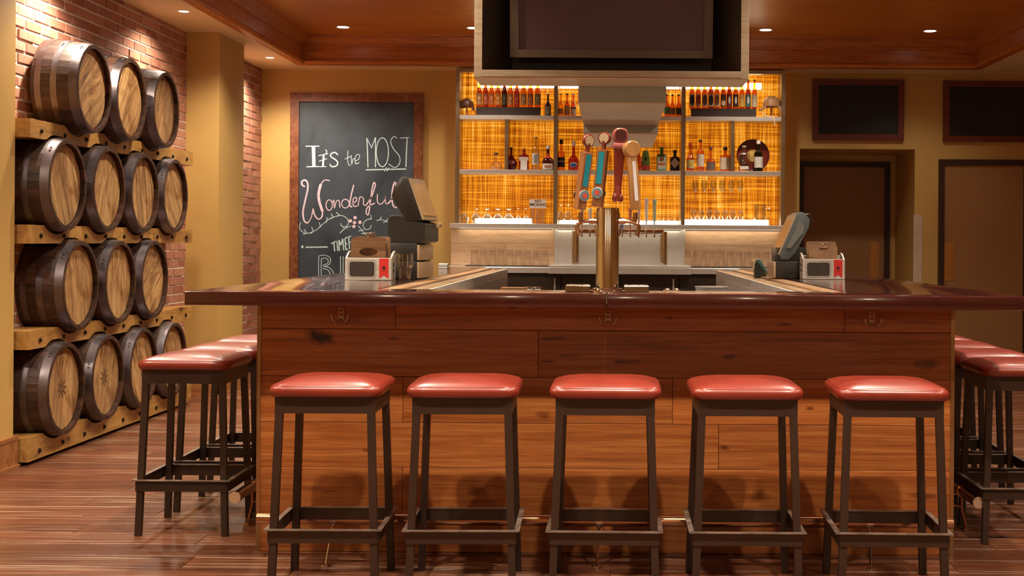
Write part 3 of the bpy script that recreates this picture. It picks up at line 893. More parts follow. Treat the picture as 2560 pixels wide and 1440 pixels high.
# stepped bulkhead behind the box
bk = thing('hanging_bulkhead', 'stepped grey bulkhead with oak underside lightened as if lit behind the screen box', 'bulkhead', (.06, 8.6, 2.0))
for (y0, y1, yp0) in ((TD + dep + .004, 8.72, 256), (8.722, 9.98, 332)):
    zz = at(1552, yp0, y0).z
    part('bulkhead_box', bxb(-.196, .302, y0, y1, zz, ZT - .002, .001), GREYPANEL, bk, world=True)
    part('bulkhead_underside', bxb(-.196, .302, y0 + .002, y1, zz - .006, zz - .0002), OAKVEN, bk, world=True)

# ================================================================== BACK BAR
SD = 12.35
kS = F / SD
sx0, sx1 = at(1136, 400, SD).x, at(1964, 400, SD).x
z_led = at(1265, 559, SD).z; z_s2 = at(1265, 424, SD).z; z_s1 = at(1265, 288, SD).z; z_top = at(1160, 171, SD).z
ROWH = YB - .12 - SD
un = thing('back_bar_shelving', 'bronze framed back bar shelving with glowing orange woven panels', 'shelving', ((sx0 + sx1) / 2, SD, z_led))
pw = .038
posts = [at(p, 400, SD).x for p in (1143, 1389, 1708, 1958)]
for x_ in posts:
    part('post', bxb(x_ - pw / 2, x_ + pw / 2, SD, YB - .10, z_led, z_top, .002), FRAMEM, un, world=True)
for a, b in zip(posts[:-1], posts[1:]):
    a_, b_ = a + pw / 2, b - pw / 2
    for zz in (z_s1, z_s2):
        part('shelf', bxb(a_ + .001, b_ - .001, SD, YB - .115, zz - .040, zz, .002), STEEL, un, world=True)
    part('top_rail', bxb(a_ + .001, b_ - .001, SD, SD + .05, z_top - .035, z_top, .002), FRAMEM, un, world=True)
    for z0_, z1_ in ((z_led, z_s2 - .04), (z_s2, z_s1 - .04), (z_s1, z_top)):
        L, H = b_ - a_, z1_ - z0_
        part('woven_panel', bxb(-L / 2, L / 2, 0, .012, -H / 2, H / 2), WEAVE, un, loc=Vector(((a_ + b_) / 2, YB - .112, (z0_ + z1_) / 2)) - un.location)
for p in (1266, 1832):
    x_ = at(p, 360, SD).x
    part('divider', bxb(x_ - .017, x_ + .017, SD, YB - .115, z_s2 + .001, z_s1 - .041, .002), FRAMEM, un, world=True)
part('ledge', bxb(at(1125, 560, SD).x, at(1975, 565, SD).x, SD - .03, YB - .10, z_led - .045, z_led - .001, .003), STEEL, un, world=True)
part('top_soffit_panel', bxb(posts[0], posts[3], SD + .06, YB - .115, z_top - .012, z_top), BRASS, un, world=True)
# light tubes
def strip(x0, x1, y, z, h, d, lb):
    bm = bmesh.new(); box(bm, x0, x1, y - d / 2, y + d / 2, z, z + h)
    t_ = thing('light_bar', lb, 'light bar', ((x0 + x1) / 2, y, z), 0, 'light bars of the back bar')
    part('diffuser', bevel(bm, min(h, d) * .2, 1), LED, t_, world=True)
    part('housing', bxb(x0 - .004, x1 + .004, y + d / 2 + .001, y + d / 2 + .012, z - .002, z + h + .004), STEEL, t_, world=True)
    return t_
g = YB - .16
zt_ = at(1700, 222, g).z
strip(at(1196, 0, g).x, posts[1] - .03, g, zt_, .06, .03, 'bright light bar behind the top left bottles')
strip(posts[1] + .03, posts[2] - .03, g, zt_, .06, .03, 'bright light bar behind the top middle bottles')
strip(posts[2] + .03, at(1905, 0, g).x, g, zt_, .06, .03, 'bright light bar behind the top right bottles')
strip(at(1192, 0, g).x, at(1335, 0, g).x, g, z_led + .004, .048, .03, 'bright light bar low behind the left stemmed glasses')
strip(posts[1] + .03, posts[2] - .03, g, z_led + .004, .035, .03, 'bright light bar low behind the beer taps')
strip(posts[2] + .03, at(1925, 0, g).x, g, z_led + .004, .05, .03, 'bright light bar low behind the right wine glasses')

for a_, b_, lb in ((posts[0] + .03, posts[1] - .02, 'slim light bar under the ledge above the left pint glasses'), (posts[1] + .02, posts[2] - .02, 'slim light bar under the ledge above the draft wall'), (posts[2] + .02, posts[3] - .03, 'slim light bar under the ledge above the right pint glasses')):
    t_ = thing('light_bar', lb, 'light bar', ((a_ + b_) / 2, SD, z_led - .052), 0, 'light bars of the back bar')
    part('diffuser', bxb(a_, b_, SD - .015, SD + .005, z_led - .054, z_led - .0465, .001), LED, t_, world=True)
    part('housing', bxb(a_, b_, SD - .025, SD - .0155, z_led - .060, z_led - .0465, .001), STEEL, t_, world=True)

# oak backsplash and lower cabinets
BD = 12.40
bx0, bx1 = at(1127, 600, BD).x, at(1972, 600, BD).x
zc = CAMH - (668 - 602.5) * 11.75 / F
sp = thing('backsplash', 'pale oak plank backsplash below the back bar shelves', 'backsplash', ((bx0 + bx1) / 2, BD, zc))
xa, xb = at(1386, 600, BD).x, at(1712, 600, BD).x
zm, zu = at(1300, 609, BD).z, z_led - .047
segs = [(bx0, xa, zm, zu), (bx0, at(1266, 600, BD).x, zc, zm), (at(1266, 600, BD).x, xa, zc, zm), (xb, bx1, zm, zu), (xb, at(1738, 600, BD).x, zc, zm), (at(1738, 600, BD).x, bx1, zc, zm)]
for a, b, z0_, z1_ in segs:
    L, H = b - a, z1_ - z0_
    part('plank', bxb(-L / 2 + .001, L / 2 - .001, 0, .018, -H / 2 + .0008, H / 2 - .0008, .001), BACKM, sp, loc=Vector(((a + b) / 2, BD, (z0_ + z1_) / 2)) - sp.location)
bb = thing('back_bar_cabinet', 'dark back bar cabinet with brushed steel top', 'cabinet', ((bx0 + bx1) / 2, 12.0, 0))
part('body', bxb(bx0, bx1, 11.80, YB - .02, .09, zc - .056), DARKSTEEL, bb, world=True)
part('plinth', bxb(bx0, bx1, 11.86, YB - .02, 0, .09), BLACK, bb, world=True)
part('steel_top', bxb(bx0, bx1, 11.75, BD - .001, zc - .055, zc - .002, .003), STEEL, bb, world=True)
nd = 6
for k in range(nd):
    a = bx0 + (bx1 - bx0) * k / nd; b = bx0 + (bx1 - bx0) * (k + 1) / nd
    d_ = part('door', bxb(a + .004, b - .004, 11.78, 11.799, .10, zc - .06, .002), plain('dark_cabinet_door', (0.022, 0.013, 0.008), 0.4), bb, world=True)
    part('handle', bxb(b - .06, b - .045, 11.765, 11.779, zc - .25, zc - .10, .002), STEEL, d_, world=True)

# draft wall: steel surround with tap pipe
dw = thing('draft_tap_wall', 'brushed steel draft wall with chrome tap pipe under the shelves', 'beer taps', ((xa + xb) / 2, BD, zc))
e0, e1 = at(1431, 600, BD).x, at(1668, 600, BD).x
part('side_panel', bxb(xa + .001, e0, BD - .02, BD + .018, zc, zu, .001), STEEL, dw, world=True)
part('side_panel', bxb(e1, xb - .001, BD - .02, BD + .018, zc, zu, .001), STEEL, dw, world=True)
part('back_plate', bxb(e0 + .001, e1 - .001, BD, BD + .018, zc, zu, .001), STEEL, dw, world=True)
part('drip_tray', bxb(xa - .02, xb + .02, 11.70, BD - .022, zc, zc + .018, .003), STEEL, dw, world=True)
part('drip_tray_front', bxb(xa - .02, xb + .02, 11.69, 11.7495, zc - .058, zc - .0005, .002), STEEL, dw, world=True)
DP = 12.22
zp = at(1545, 581, DP).z
for p in (1439, 1659):
    x_ = at(p, 600, DP).x
    bm = bmesh.new(); cyl(bm, (x_, DP, zc + .019), (x_, DP, zu - .02), .036, 24); part('column', bm, CHROME, dw, 40, world=True)
bm = bmesh.new(); cyl(bm, (at(1439, 600, DP).x, DP, zp), (at(1659, 600, DP).x, DP, zp), .034, 24); part('tap_pipe', bm, CHROME, dw, 40, world=True)
HM = {1596: ((0.75, 0.55, 0.4), 510), 1615: ((0.8, 0.75, 0.7), 495), 1635: ((0.45, 0.55, 0.40), 497), 1575: ((0.6, 0.2, 0.1), 520), 1555: ((0.06, 0.1, 0.35), 545), 1475: ((0.7, 0.65, 0.6), 520), 1455: ((0.55, 0.35, 0.2), 520)}
for p, (cc, yt) in HM.items():
    x_ = at(p, 600, DP).x
    bm = bmesh.new()
    cyl(bm, (x_, DP - .034, zp + .004), (x_, DP - .075, zp + .004), .009, 10)
    cyl(bm, (x_, DP - .072, zp + .022), (x_, DP - .078, zp - .046), .008, 10)
    tp = part('faucet', bm, CHROME, dw, 40, world=True)
    top = at(p, yt, DP - .075).z; z0_ = zp + .02
    bm = bmesh.new(); H = top - z0_
    lathe(bm, [(.006, 0), (.007, .25 * H), (.013, .32 * H), (.016, .75 * H), (.014, .82 * H), (.022, .90 * H), (.018, .97 * H), (.006, H)], 12, c=(x_, DP - .074, z0_))
    part('tap_handle', bm, plain('handle_%d' % p, cc, 0.35), tp, 40, world=True)


# ================================================================== GLASSWARE
def glass_profile(kind, h, r):
    if kind == 'pint': return [(r * .78, 0), (r * .80, .004), (r, h)]
    if kind == 'snifter': return [(r * .75, 0), (r * .75, .003), (r * .12, .012), (r * .10, h * .28), (r * .5, h * .36), (r, h * .58), (r * .9, h * .82), (r * .68, h)]
    if kind == 'wine': return [(r * .85, 0), (r * .85, .003), (r * .12, .012), (r * .09, h * .45), (r * .45, h * .52), (r, h * .72), (r * .8, h)]
    if kind == 'rocks': return [(r * .85, 0), (r * .88, .006), (r, h)]
def glass(name, label, kind, loc, h, r, flip, group, mat=None, seg=20):
    pr = glass_profile(kind, h, r)
    inner = [(max(q - .0028, .001), z_) for q, z_ in pr[::-1] if z_ > (.012 if kind in ('pint', 'rocks') else h * .34)]
    bm = bmesh.new()
    full = pr + inner
    if flip: full = [(q, h - z_) for q, z_ in full]
    lathe(bm, full, seg)
    bmesh.ops.recalc_face_normals(bm, faces=list(bm.faces))
    return single(name, bm, mat or CLEAR, label, 'glass', loc, group, 40)


nm = ['first', 'second', 'third', 'fourth', 'fifth', 'sixth', 'seventh', 'eighth', 'ninth', 'tenth', 'eleventh', 'twelfth']
PG = thin_glass('pint_glass', (0.94, 0.93, 0.91), 0.15)
for side, p0, p1, n_ in (('left', 1187, 1363, 9), ('right', 1737, 1914, 9)):
    xm0, xm1 = at(p0 - 22, 660, 12.1).x, at(p1 + 20, 660, 12.1).x
    mt = thing('bar_mat', 'black rubber bar mat under the %s row of upturned pint glasses' % side, 'mat', ((xm0 + xm1) / 2, 12.1, zc))
    part('mat_base', bxb(xm0, xm1, 12.02, 12.18, zc - .001, zc + .006, .001), BLACK, mt, world=True)
    bm = bmesh.new()
    for k in range(40):
        x_ = xm0 + .01 + (xm1 - xm0 - .02) * k / 39; box(bm, x_ - .003, x_ + .003, 12.025, 12.175, zc + .006, zc + .010)
    part('mat_ribs', bm, BLACK, mt, world=True)
    for k in range(n_):
        x_ = at(p0 + (p1 - p0) * k / (n_ - 1), 640, 12.1).x
        glass('pint_glass', 'upturned clear pint glass, %s from the left in the %s row' % (nm[k], side), 'pint', (x_, 12.1 + (k % 2) * .004, zc + .0105), .140, .042, True, 'upturned pint glasses on the back bar', PG)
zl = z_led + .0005
for k, p in enumerate((1161, 1190, 1218, 1245, 1272)):
    glass('snifter_glass', 'upturned stemmed snifter glass on the ledge, %s from the left post' % nm[k], 'snifter', (at(p, 540, 12.45).x, 12.45, zl), .142, .044, True, 'upturned snifters on the ledge')
for k, p in enumerate((1296, 1315)):
    glass('tall_glass', 'upturned tall stemmed glass %s the no smoking sign' % ('two places left of' if k == 0 else 'just behind the left edge of'), 'wine', (at(p, 540, 12.52).x, 12.52, zl), .15, .034, True, 'upturned tall glasses on the ledge')
for k, p in enumerate((1402, 1421)):
    glass('goblet', 'upturned goblet with red print, %s behind the beer tower' % ('left one' if k == 0 else 'right one'), 'snifter', (at(p, 540, 12.45).x, 12.45, zl), .185, .036, True, 'red printed goblets')
for k, p in enumerate((1650, 1664, 1678, 1692)):
    glass('rocks_glass', 'short clear glass on the ledge right of the taps, %s from the left' % nm[k], 'rocks', (at(p, 540, 12.48).x, 12.48, zl), .10, .024, False, 'short glasses right of the taps')
# riser with two tiers of wine glasses
rz0 = at(1780, 506, 12.48).z
ri = thing('glass_riser', 'clear acrylic riser holding wine glasses in the right bay', 'riser', (at(1780, 540, 12.5).x, 12.5, zl))
rx0, rx1 = at(1722, 500, 12.5).x, at(1866, 500, 12.5).x
part('riser_top', bxb(rx0, rx1, 12.44, 12.56, rz0 - .008, rz0 - .002), CLEAR, ri, world=True)
for x_ in (rx0 + .004, rx1 - .010):
    part('riser_leg', bxb(x_, x_ + .006, 12.44, 12.56, zl + .0005, rz0 - .0085), CLEAR, ri, world=True)
for k in range(6):
    x_ = at(1738 + k * 22.5, 480, 12.5).x
    glass('wine_glass', 'clear wine glass standing on the acrylic riser, %s from the left' % nm[k], 'wine', (x_, 12.5, rz0 - .0015), .215, .034, False, 'wine glasses on the riser')
for k in range(7):
    x_ = at(1734 + k * 19.5, 530, 12.5).x
    glass('coupe_glass', 'clear stemmed glass under the acrylic riser, %s from the left' % nm[k], 'snifter', (x_, 12.5, zl + .0005), .145, .032, False, 'stemmed glasses under the riser')
pi_x = at(1900, 530, 12.46).x
pt = thing('glass_pitcher', 'clear glass pitcher with handle at the right end of the ledge', 'pitcher', (pi_x, 12.46, zl))
bm = bmesh.new(); lathe(bm, [(.055, 0), (.058, .004), (.062, .09), (.056, .16), (.064, .205), (.0615, .205), (.053, .16), (.058, .09), (.054, .01)], 24); part('jug', bm, CLEAR, pt, 40)
bm = bmesh.new(); tube(bm, spline([(.056, 0, .165), (.095, 0, .16), (.098, 0, .09), (.060, 0, .05)], 5), .006, 8); part('handle', bm, CLEAR, pt, 40)


# sign
def text_mesh(body, size, mat, name, bold=.0):
    cu = bpy.data.curves.new('txt', 'FONT'); cu.body = body; cu.size = size; cu.align_x = 'CENTER'; cu.align_y = 'CENTER'; cu.offset = bold
    cu.space_line = .9
    o_ = bpy.data.objects.new('txt', cu); COL.objects.link(o_)
    bpy.context.view_layer.update()
    me = bpy.data.meshes.new_from_object(o_.evaluated_get(bpy.context.evaluated_depsgraph_get()))
    bpy.data.objects.remove(o_); bpy.data.curves.remove(cu)
    me.name = name; me.materials.clear(); me.materials.append(mat); return me


q = at(1344, 557, 12.40)
sg = thing('no_smoking_sign', 'clear acrylic NO SMOKING sign standing on the ledge', 'sign', (q.x, 12.40, zl))
part('acrylic_plate', bxb(-.082, .082, 0, .004, 0, .236, .001), thin_glass('acrylic', (0.92, 0.88, 0.84), 0.15), sg)
part('base', bxb(-.082, .082, -.03, .03, 0, .004, .001), MATS['acrylic'], sg)
part('paper', bxb(-.080, .080, -.0006, -.0001, .148, .234), plain('sign_paper', (0.86, 0.76, 0.68), 0.6), sg)
tm = text_mesh('NO\nSMOKING', .0372, plain('sign_ink', (0.012, 0.010, 0.010), 0.6), 'lettering', .0006)
link('lettering', tm, sg, (0, -.0012, .199), (PI / 2, 0, 0))
for k in (-1, 0, 1):
    bm = bmesh.new(); lathe(bm, [(.011, 0), (.013, .05), (.017, .09), (.012, .12), (.010, .136), (.0001, .138)], 14, c=(k * .044, 0, .004), depth=.02)
    bmesh.ops.translate(bm, verts=list(bm.verts), vec=(0, -.0012, 0))
    part('printed_glass', bm, plain('amber_print', (0.60, 0.26, 0.09), 0.5, var=.3), sg, 40)

# ================================================================== BOTTLES
AMBER = thin_glass('amber_glass', (0.82, 0.40, 0.09), 0.10)
RUST = thin_glass('rust_glass', (0.60, 0.19, 0.05), 0.10)
DARKB = thin_glass('dark_bottle_glass', (0.20, 0.05, 0.02), 0.10)
GREENB = thin_glass('green_bottle_glass', (0.10, 0.30, 0.06), 0.12)
GOLDB = thin_glass('gold_glass', (0.92, 0.62, 0.16), 0.10)
HONEY = thin_glass('honey_glass', (0.90, 0.52, 0.14), 0.12)
CLEARB = thin_glass('clear_bottle_glass', (0.92, 0.88, 0.80), 0.16)
BLACKB = thin_glass('black_bottle_glass', (0.05, 0.03, 0.025), 0.12)
def P(c_): return plain('print_%d_%d_%d' % tuple(int(v * 100) for v in c_), c_, 0.55, var=.08, scale=25)
WHITE, CREAM, NAVY, REDP, BLK, GRN, BRN, TANP, BLUE = (0.75, 0.72, 0.68), (0.72, 0.60, 0.42), (0.03, 0.035, 0.07), (0.55, 0.04, 0.03), (0.015, 0.012, 0.012), (0.05, 0.22, 0.10), (0.20, 0.08, 0.03), (0.50, 0.32, 0.15), (0.05, 0.12, 0.40)
SHAPES = {
    'beer': ([(.94, 0), (1, .015), (1, .55), (.86, .63), (.48, .76), (.42, .95), (.46, .955), (.46, 1.0)], 2, 1),
    'tall': ([(.94, 0), (1, .01), (1, .62), (.85, .69), (.40, .76), (.36, .98), (.42, 1.0)], 2, 1),
    'square': ([(.96, 0), (1, .015), (1, .66), (.9, .72), (.34, .79), (.32, .98), (.36, 1.0)], 6, .62),
    'flask': ([(.62, 0), (.75, .02), (1, .24), (.96, .38), (.6, .54), (.22, .68), (.19, .95), (.26, 1.0)], 2, .6),
    'squat': ([(.9, 0), (1, .04), (1, .42), (.82, .52), (.30, .62), (.24, .96), (.30, 1.0)], 2.6, .8),
    'cone': ([(.92, 0), (1, .05), (.98, .4), (.86, .7), (.66, .93), (.55, .985), (.30, 1.0)], 2, 1),
    'decanter': ([(.55, 0), (.70, .02), (1, .22), (1, .34), (.7, .48), (.25, .58), (.20, .85), (.30, .9)], 2, .85),
    'longneck': ([(.94, 0), (1, .015), (1, .50), (.80, .58), (.36, .68), (.30, .98), (.36, 1.0)], 2, 1),
}


def bottle(label, x, y, z0_, h, r, shape, gmat, cap=None, marks=(), cat='bottle', group=None, rz=0):
    prof, n_, dp = SHAPES[shape]
    pr = [(q * r, z_ * h) for q, z_ in prof]
    t_ = thing('bottle', label, cat, (x, y, z0_), rz, group)
    bm = bmesh.new(); lathe(bm, pr, 20, n_, dp); part('glass_body', bm, gmat, t_, 40)
    if cap:
        cc, ch = cap; rr = pr[-1][0] * 1.12
        bm = bmesh.new(); lathe(bm, [(rr, -.03 * h), (rr, ch * h), (rr * .85, (ch + .015) * h)], 14, c=(0, 0, h)); part('cap', bm, P(cc), t_, 40)
    for (a, b, ha, cc, off) in marks:
        def rad(zz):
            for (r0_, z0q), (r1_, z1q) in zip(pr[:-1], pr[1:]):
                if z0q <= zz <= z1q: return r0_ + (r1_ - r0_) * (zz - z0q) / max(z1q - z0q, 1e-6)
            return r
        bm = bmesh.new()
        N = 5
        lathe(bm, [(rad(h * (a + (b - a) * i / N)) * (1.015 + off), h * (a + (b - a) * i / N)) for i in range(N + 1)], 10, n_, dp, a0=-PI / 2 - ha, a1=-PI / 2 + ha)
        part('label', bm, P(cc), t_)
    return t_


def oval_mark(t_, w_, h_, z_, y_, cc, diamond=False):
    bm = bmesh.new(); n_ = 4 if diamond else 20
    bm.faces.new([bm.verts.new((w_ * math.cos(2 * PI * k / n_), y_, z_ + h_ * math.sin(2 * PI * k / n_))) for k in range(n_)])
    part('emblem', bm, P(cc), t_)


RD = 12.47
zr_ = z_s1 + .086
# risers carrying the beer bottles
for p0, p1, lb in ((1191, 1352, 'left'), (1727, 1889, 'right')):
    a, b = at(p0, 275, RD).x, at(p1, 275, RD).x
    t_ = thing('bottle_riser', 'dark wooden riser block under the top %s row of beer bottles' % lb, 'riser', ((a + b) / 2, RD, z_s1))
    part('riser_front', bxb(a, b, RD - .045, RD - .030, z_s1 + .0005, zr_ - .001, .001), plain('dark_riser', (0.030, 0.017, 0.013), 0.5), t_, world=True)
    part('riser_top', bxb(a, b, RD - .0295, RD + .045, zr_ - .016, zr_ - .001, .001), MATS['dark_riser'], t_, world=True)
LB = ((1198, 'beer', AMBER, (0.45, 0.25, 0.10), 'amber beer bottle with tan oval label'), (1214, 'beer', RUST, (0.42, 0.10, 0.05), 'rust red beer bottle with round label'), (1229, 'beer', AMBER, (0.50, 0.15, 0.05), 'amber beer bottle with dark red label'), (1245, 'beer', AMBER, (0.60, 0.22, 0.05), 'bright amber beer bottle with orange label'), (1261, 'beer', DARKB, (0.06, 0.05, 0.03), 'nearly black beer bottle with dark label'), (1276, 'beer', AMBER, (0.45, 0.2, 0.08), 'amber beer bottle with brown label'), (1292, 'beer', RUST, (0.4, 0.06, 0.04), 'deep red beer bottle with red label'), (1309, 'tall', GOLDB, (0.42, 0.25, 0.12), 'golden wide beer bottle with brown label'), (1326, 'tall', AMBER, (0.45, 0.18, 0.1), 'wide amber beer bottle with rose label'), (1344, 'tall', AMBER, (0.25, 0.22, 0.12), 'wide amber beer bottle with olive label at the row end'))
for p, sh, gm, cc, lb in LB:
    t_ = bottle(lb + ' on the left riser', at(p, 260, RD).x, RD, zr_, .262, .0285 if sh == 'beer' else .031, sh, gm, ((0.35, 0.2, 0.08), .01), ((.09, .50, 1.15, cc, 0),), group='beer bottles on the left riser')
    oval_mark(t_, .014, .016, .262 * .33, -.0305 if sh == 'beer' else -.033, (min(cc[0] * 1.5, .8), cc[1] * 1.8, cc[2] * 2))
RBL = ((1730, BLK, 'black oval label with cream rim'), (1745.5, (0.30, 0.02, 0.02), 'dark oval label and red band'), (1761.5, (0.10, 0.05, 0.02), 'brown oval label with gold rim'), (1777, (0.012, 0.016, 0.012), 'black oval label with white lettering'), (1792, (0.18, 0.06, 0.03), 'brown oval label with small crest'), (1808, (0.10, 0.05, 0.04), 'dark label and cream lower half'), (1823, (0.18, 0.03, 0.04), 'maroon label with pale figure'), (1839, (0.03, 0.03, 0.03), 'black label with white figure'), (1854.5, (0.72, 0.42, 0.10), 'plain yellow label'), (1870, (0.05, 0.20, 0.22), 'teal and white label'), (1886, (0.60, 0.52, 0.36), 'pale cream label at the row end'))
for k, (p, cc, lb) in enumerate(RBL):
    t_ = bottle('amber beer bottle on the right riser with ' + lb, at(p, 262, RD).x, RD, zr_, .275, .0275, 'beer', AMBER if k not in (3, 6, 9) else RUST, ((0.45, 0.3, 0.1), .01), ((.07, .50, 1.15, CREAM if k < 5 else cc, 0),), group='beer bottles on the right riser')
    if k < 5: oval_mark(t_, .021, .050, .275 * .29, -.0295, cc)
    elif k == 5: oval_mark(t_, .020, .026, .275 * .19, -.0295, CREAM)
    elif k in (6, 7, 9): oval_mark(t_, .011, .036, .275 * .30, -.0295, WHITE)
zq = z_s1 + .0005
def bt(label, p, ytop, wpx, shape, gm, cap=None, marks=(), D=RD, zz=None, base=None, grp='spirit bottles on the middle shelf'):
    h = (base - ytop) / F * D
    if cap: h = h / (1 + cap[1])
    return bottle(label, at(p, 400, D).x, D, zz, h, wpx / 2 / F * D, shape, gm, cap, marks, group=grp)
T1 = 'loose bottles on the top shelf'
bt('black beer bottle with grey label standing alone right of the left riser', 1369, 230, 16, 'longneck', BLACKB, ((0.3, .2, .05), .01), ((.08, .45, 1.1, (0.25, 0.22, 0.18), 0),), zz=zq, base=286, grp=T1)
bt('pale gold bottle with cream label left of the hanging bulkhead', 1401, 229, 15, 'longneck', GOLDB, ((0.7, .6, .3), .01), ((.12, .36, 1.0, (0.62, 0.45, 0.15), 0),), zz=zq, base=286, grp=T1)
bt('amber bottle with cream pictorial label left of the hanging bulkhead', 1417, 229, 15, 'longneck', AMBER, (BLK, .02), ((.08, .48, 1.1, (0.55, 0.36, 0.20), 0),), zz=zq, base=286, grp=T1)
t_ = bt('amber bottle with white oval label and blue band by the bulkhead', 1432.5, 229, 15, 'longneck', AMBER, (WHITE, .02), ((.06, .42, 1.1, WHITE, 0), (.34, .42, 1.1, BLUE, .02)), zz=zq, base=286, grp=T1)
bt('amber bottle with green label right of the hanging bulkhead', 1666, 231, 15, 'longneck', AMBER, (BLK, .02), ((.14, .46, 1.15, GRN, 0),), zz=zq, base=288, grp=T1)
bt('amber bottle with grey label right of the hanging bulkhead', 1680, 231, 15, 'longneck', AMBER, (BLK, .02), ((.12, .42, 1.1, (0.22, 0.14, 0.12), 0),), zz=zq, base=288, grp=T1)
bt('amber bottle with black label beside the right shelf post', 1695.5, 231, 15, 'longneck', AMBER, (BLK, .02), ((.12, .42, 1.1, (0.05, 0.05, 0.04), 0),), zz=zq, base=288, grp=T1)
zq2 = z_s2 + .0005
K = dict(zz=zq2, base=422.5)
bt('clear round decanter with dark stopper near the left divider', 1240, 379, 31, 'decanter', CLEARB, ((0.12, 0.06, 0.03), .14), (), **K)
t_ = bt('dark cognac flask with pink oval label beside the left divider', 1278, 366, 30, 'flask', thin_glass('cognac_glass', (0.30, 0.06, 0.02), .12), ((0.14, 0.06, 0.04), .03), (), **K)
oval_mark(t_, .034, .019, .075, -.0375, (0.42, 0.16, 0.16))
bt('square amber liqueur bottle with white ribbon label and orange cap', 1310, 367, 24, 'square', RUST, ((0.60, 0.20, 0.04), .04), ((.02, .60, .60, WHITE, 0), (.45, .62, .95, (0.62, 0.5, 0.46), .01)), **K)
bt('tall clear bottle with silver window label', 1339, 340, 19, 'tall', CLEARB, ((0.3, 0.16, 0.06), .01), ((.18, .52, 1.2, (0.66, 0.60, 0.55), 0), (.22, .48, .42, (0.25, 0.24, 0.20), .02)), **K)
t_ = bt('squat liqueur bottle with white label, red ribbon and white cap', 1370, 361, 29, 'squat', thin_glass('liqueur_glass', (0.25, 0.07, 0.02), .12), (WHITE, .10), ((.02, .30, .95, WHITE, 0), (.10, .22, .55, (0.35, 0.16, 0.08), .02), (.56, .74, 1.5, REDP, .02)), **K)
bt('tall amber bottle with navy label and black cap right of the post', 1403, 346, 19, 'tall', HONEY, (BLK, .12), ((.12, .48, 1.3, NAVY, 0), (.30, .36, 1.1, (0.5, 0.35, 0.3), .01)), **K)
t_ = bt('red-brown round bottle with blue oval label and white cap', 1434, 348, 26, 'squat', RUST, (WHITE, .18), (), **K)
oval_mark(t_, .036, .024, .055, -.0505 * .83, WHITE); oval_mark(t_, .032, .018, .051, -.0512 * .83, BLUE)
bt('pink tinted round bottle half hidden behind the tap handles', 1597, 367, 30, 'flask', thin_glass('pink_glass', (0.75, 0.40, 0.28), .12), None, (), **K)
t_ = bt('green cone shaped bottle with red base band', 1614, 371, 22, 'cone', plain('frosted_green', (0.10, 0.20, 0.035), 0.3, var=.1), None, ((.06, .26, 1.57, REDP, 0),), **K)
oval_mark(t_, .013, .017, .118, -.0425, (0.02, 0.03, 0.01))
t_ = bt('flat green herbal liqueur bottle with white and orange label', 1654, 363, 25, 'square', GREENB, ((0.04, 0.14, 0.06), .05), ((.02, .64, .85, (0.20, 0.45, 0.30), 0), (.10, .60, .66, (0.70, 0.68, 0.58), .015), (.26, .36, .6, (0.60, 0.16, 0.04), .03)), **K)
oval_mark(t_, .022, .024, .118, -.0335, (0.22, 0.10, 0.03))
t_ = bt('black square bottle with white diamond label', 1687, 370, 24, 'square', BLACKB, (BLK, .10), (), **K)
oval_mark(t_, .045, .050, .078, -.0335, (0.62, 0.56, 0.52), True)
bt('honey coloured bottle with yellow label and red cap', 1726, 351, 20, 'longneck', HONEY, ((0.60, 0.03, 0.02), .14), ((.12, .46, 1.2, (0.60, 0.48, 0.22), 0), (.24, .36, .7, (0.70, 0.45, 0.04), .015)), **K)
bt('tall bottle with long white label and dark cap', 1751, 344, 19, 'tall', HONEY, ((0.05, 0.02, 0.02), .03), ((.16, .56, 1.2, (0.74, 0.62, 0.55), 0),), **K)
bt('round shouldered bottle with dark grey label', 1777, 361, 24, 'squat', HONEY, ((0.16, 0.04, 0.07), .12), ((.06, .42, .9, (0.16, 0.13, 0.11), 0),), **K)
bt('square bottle with large cream label and black stopper', 1813, 362, 27, 'square', HONEY, (BLK, .10), ((.10, .64, 1.0, CREAM, 0),), **K)
bt('clear square decanter bottle with small white label before the round tray', 1860, 358, 28, 'square', CLEARB, ((0.45, 0.35, 0.28), .03), ((.10, .22, .66, WHITE, 0),), **K)
bt('green bottle with white label in front of the round tray', 1896, 345, 22, 'tall', GREENB, ((0.72, 0.66, 0.62), .08), ((.14, .52, 1.25, (0.75, 0.70, 0.66), 0),), **K)
# round tray leaning at the back
q = at(1882, 385, 12.57)
t_ = thing('serving_tray', 'round dark red tray leaning behind the bottles at the right', 'tray', (q.x, 12.555, zq2), 0)
bm = bmesh.new(); Mx = Matrix.Translation((0, .0, .162)) @ Matrix.Rotation(PI / 2 - .12, 4, 'X')
lathe(bm, [(.140, -.002), (.158, .006), (.160, .010), (.139, .004)], 40, cap1=False, cap0=False, M=Mx); part('rim', bm, plain('tray_rim', (0.10, 0.012, 0.010), 0.2, coat=.5), t_, 50)
bm = bmesh.new(); lathe(bm, [(.1405, .001), (.1405, .004)], 40, M=Mx); part('tray_face', bm, plain('tray_face', (0.16, 0.022, 0.014), 0.2, coat=.5), t_, 50)
bm = bmesh.new(); lathe(bm, [(.06, .005), (.06, .0055)], 30, M=Mx); part('printed_disc', bm, plain('tray_print', (0.50, 0.32, 0.08), 0.4, var=.5, scale=14), t_)


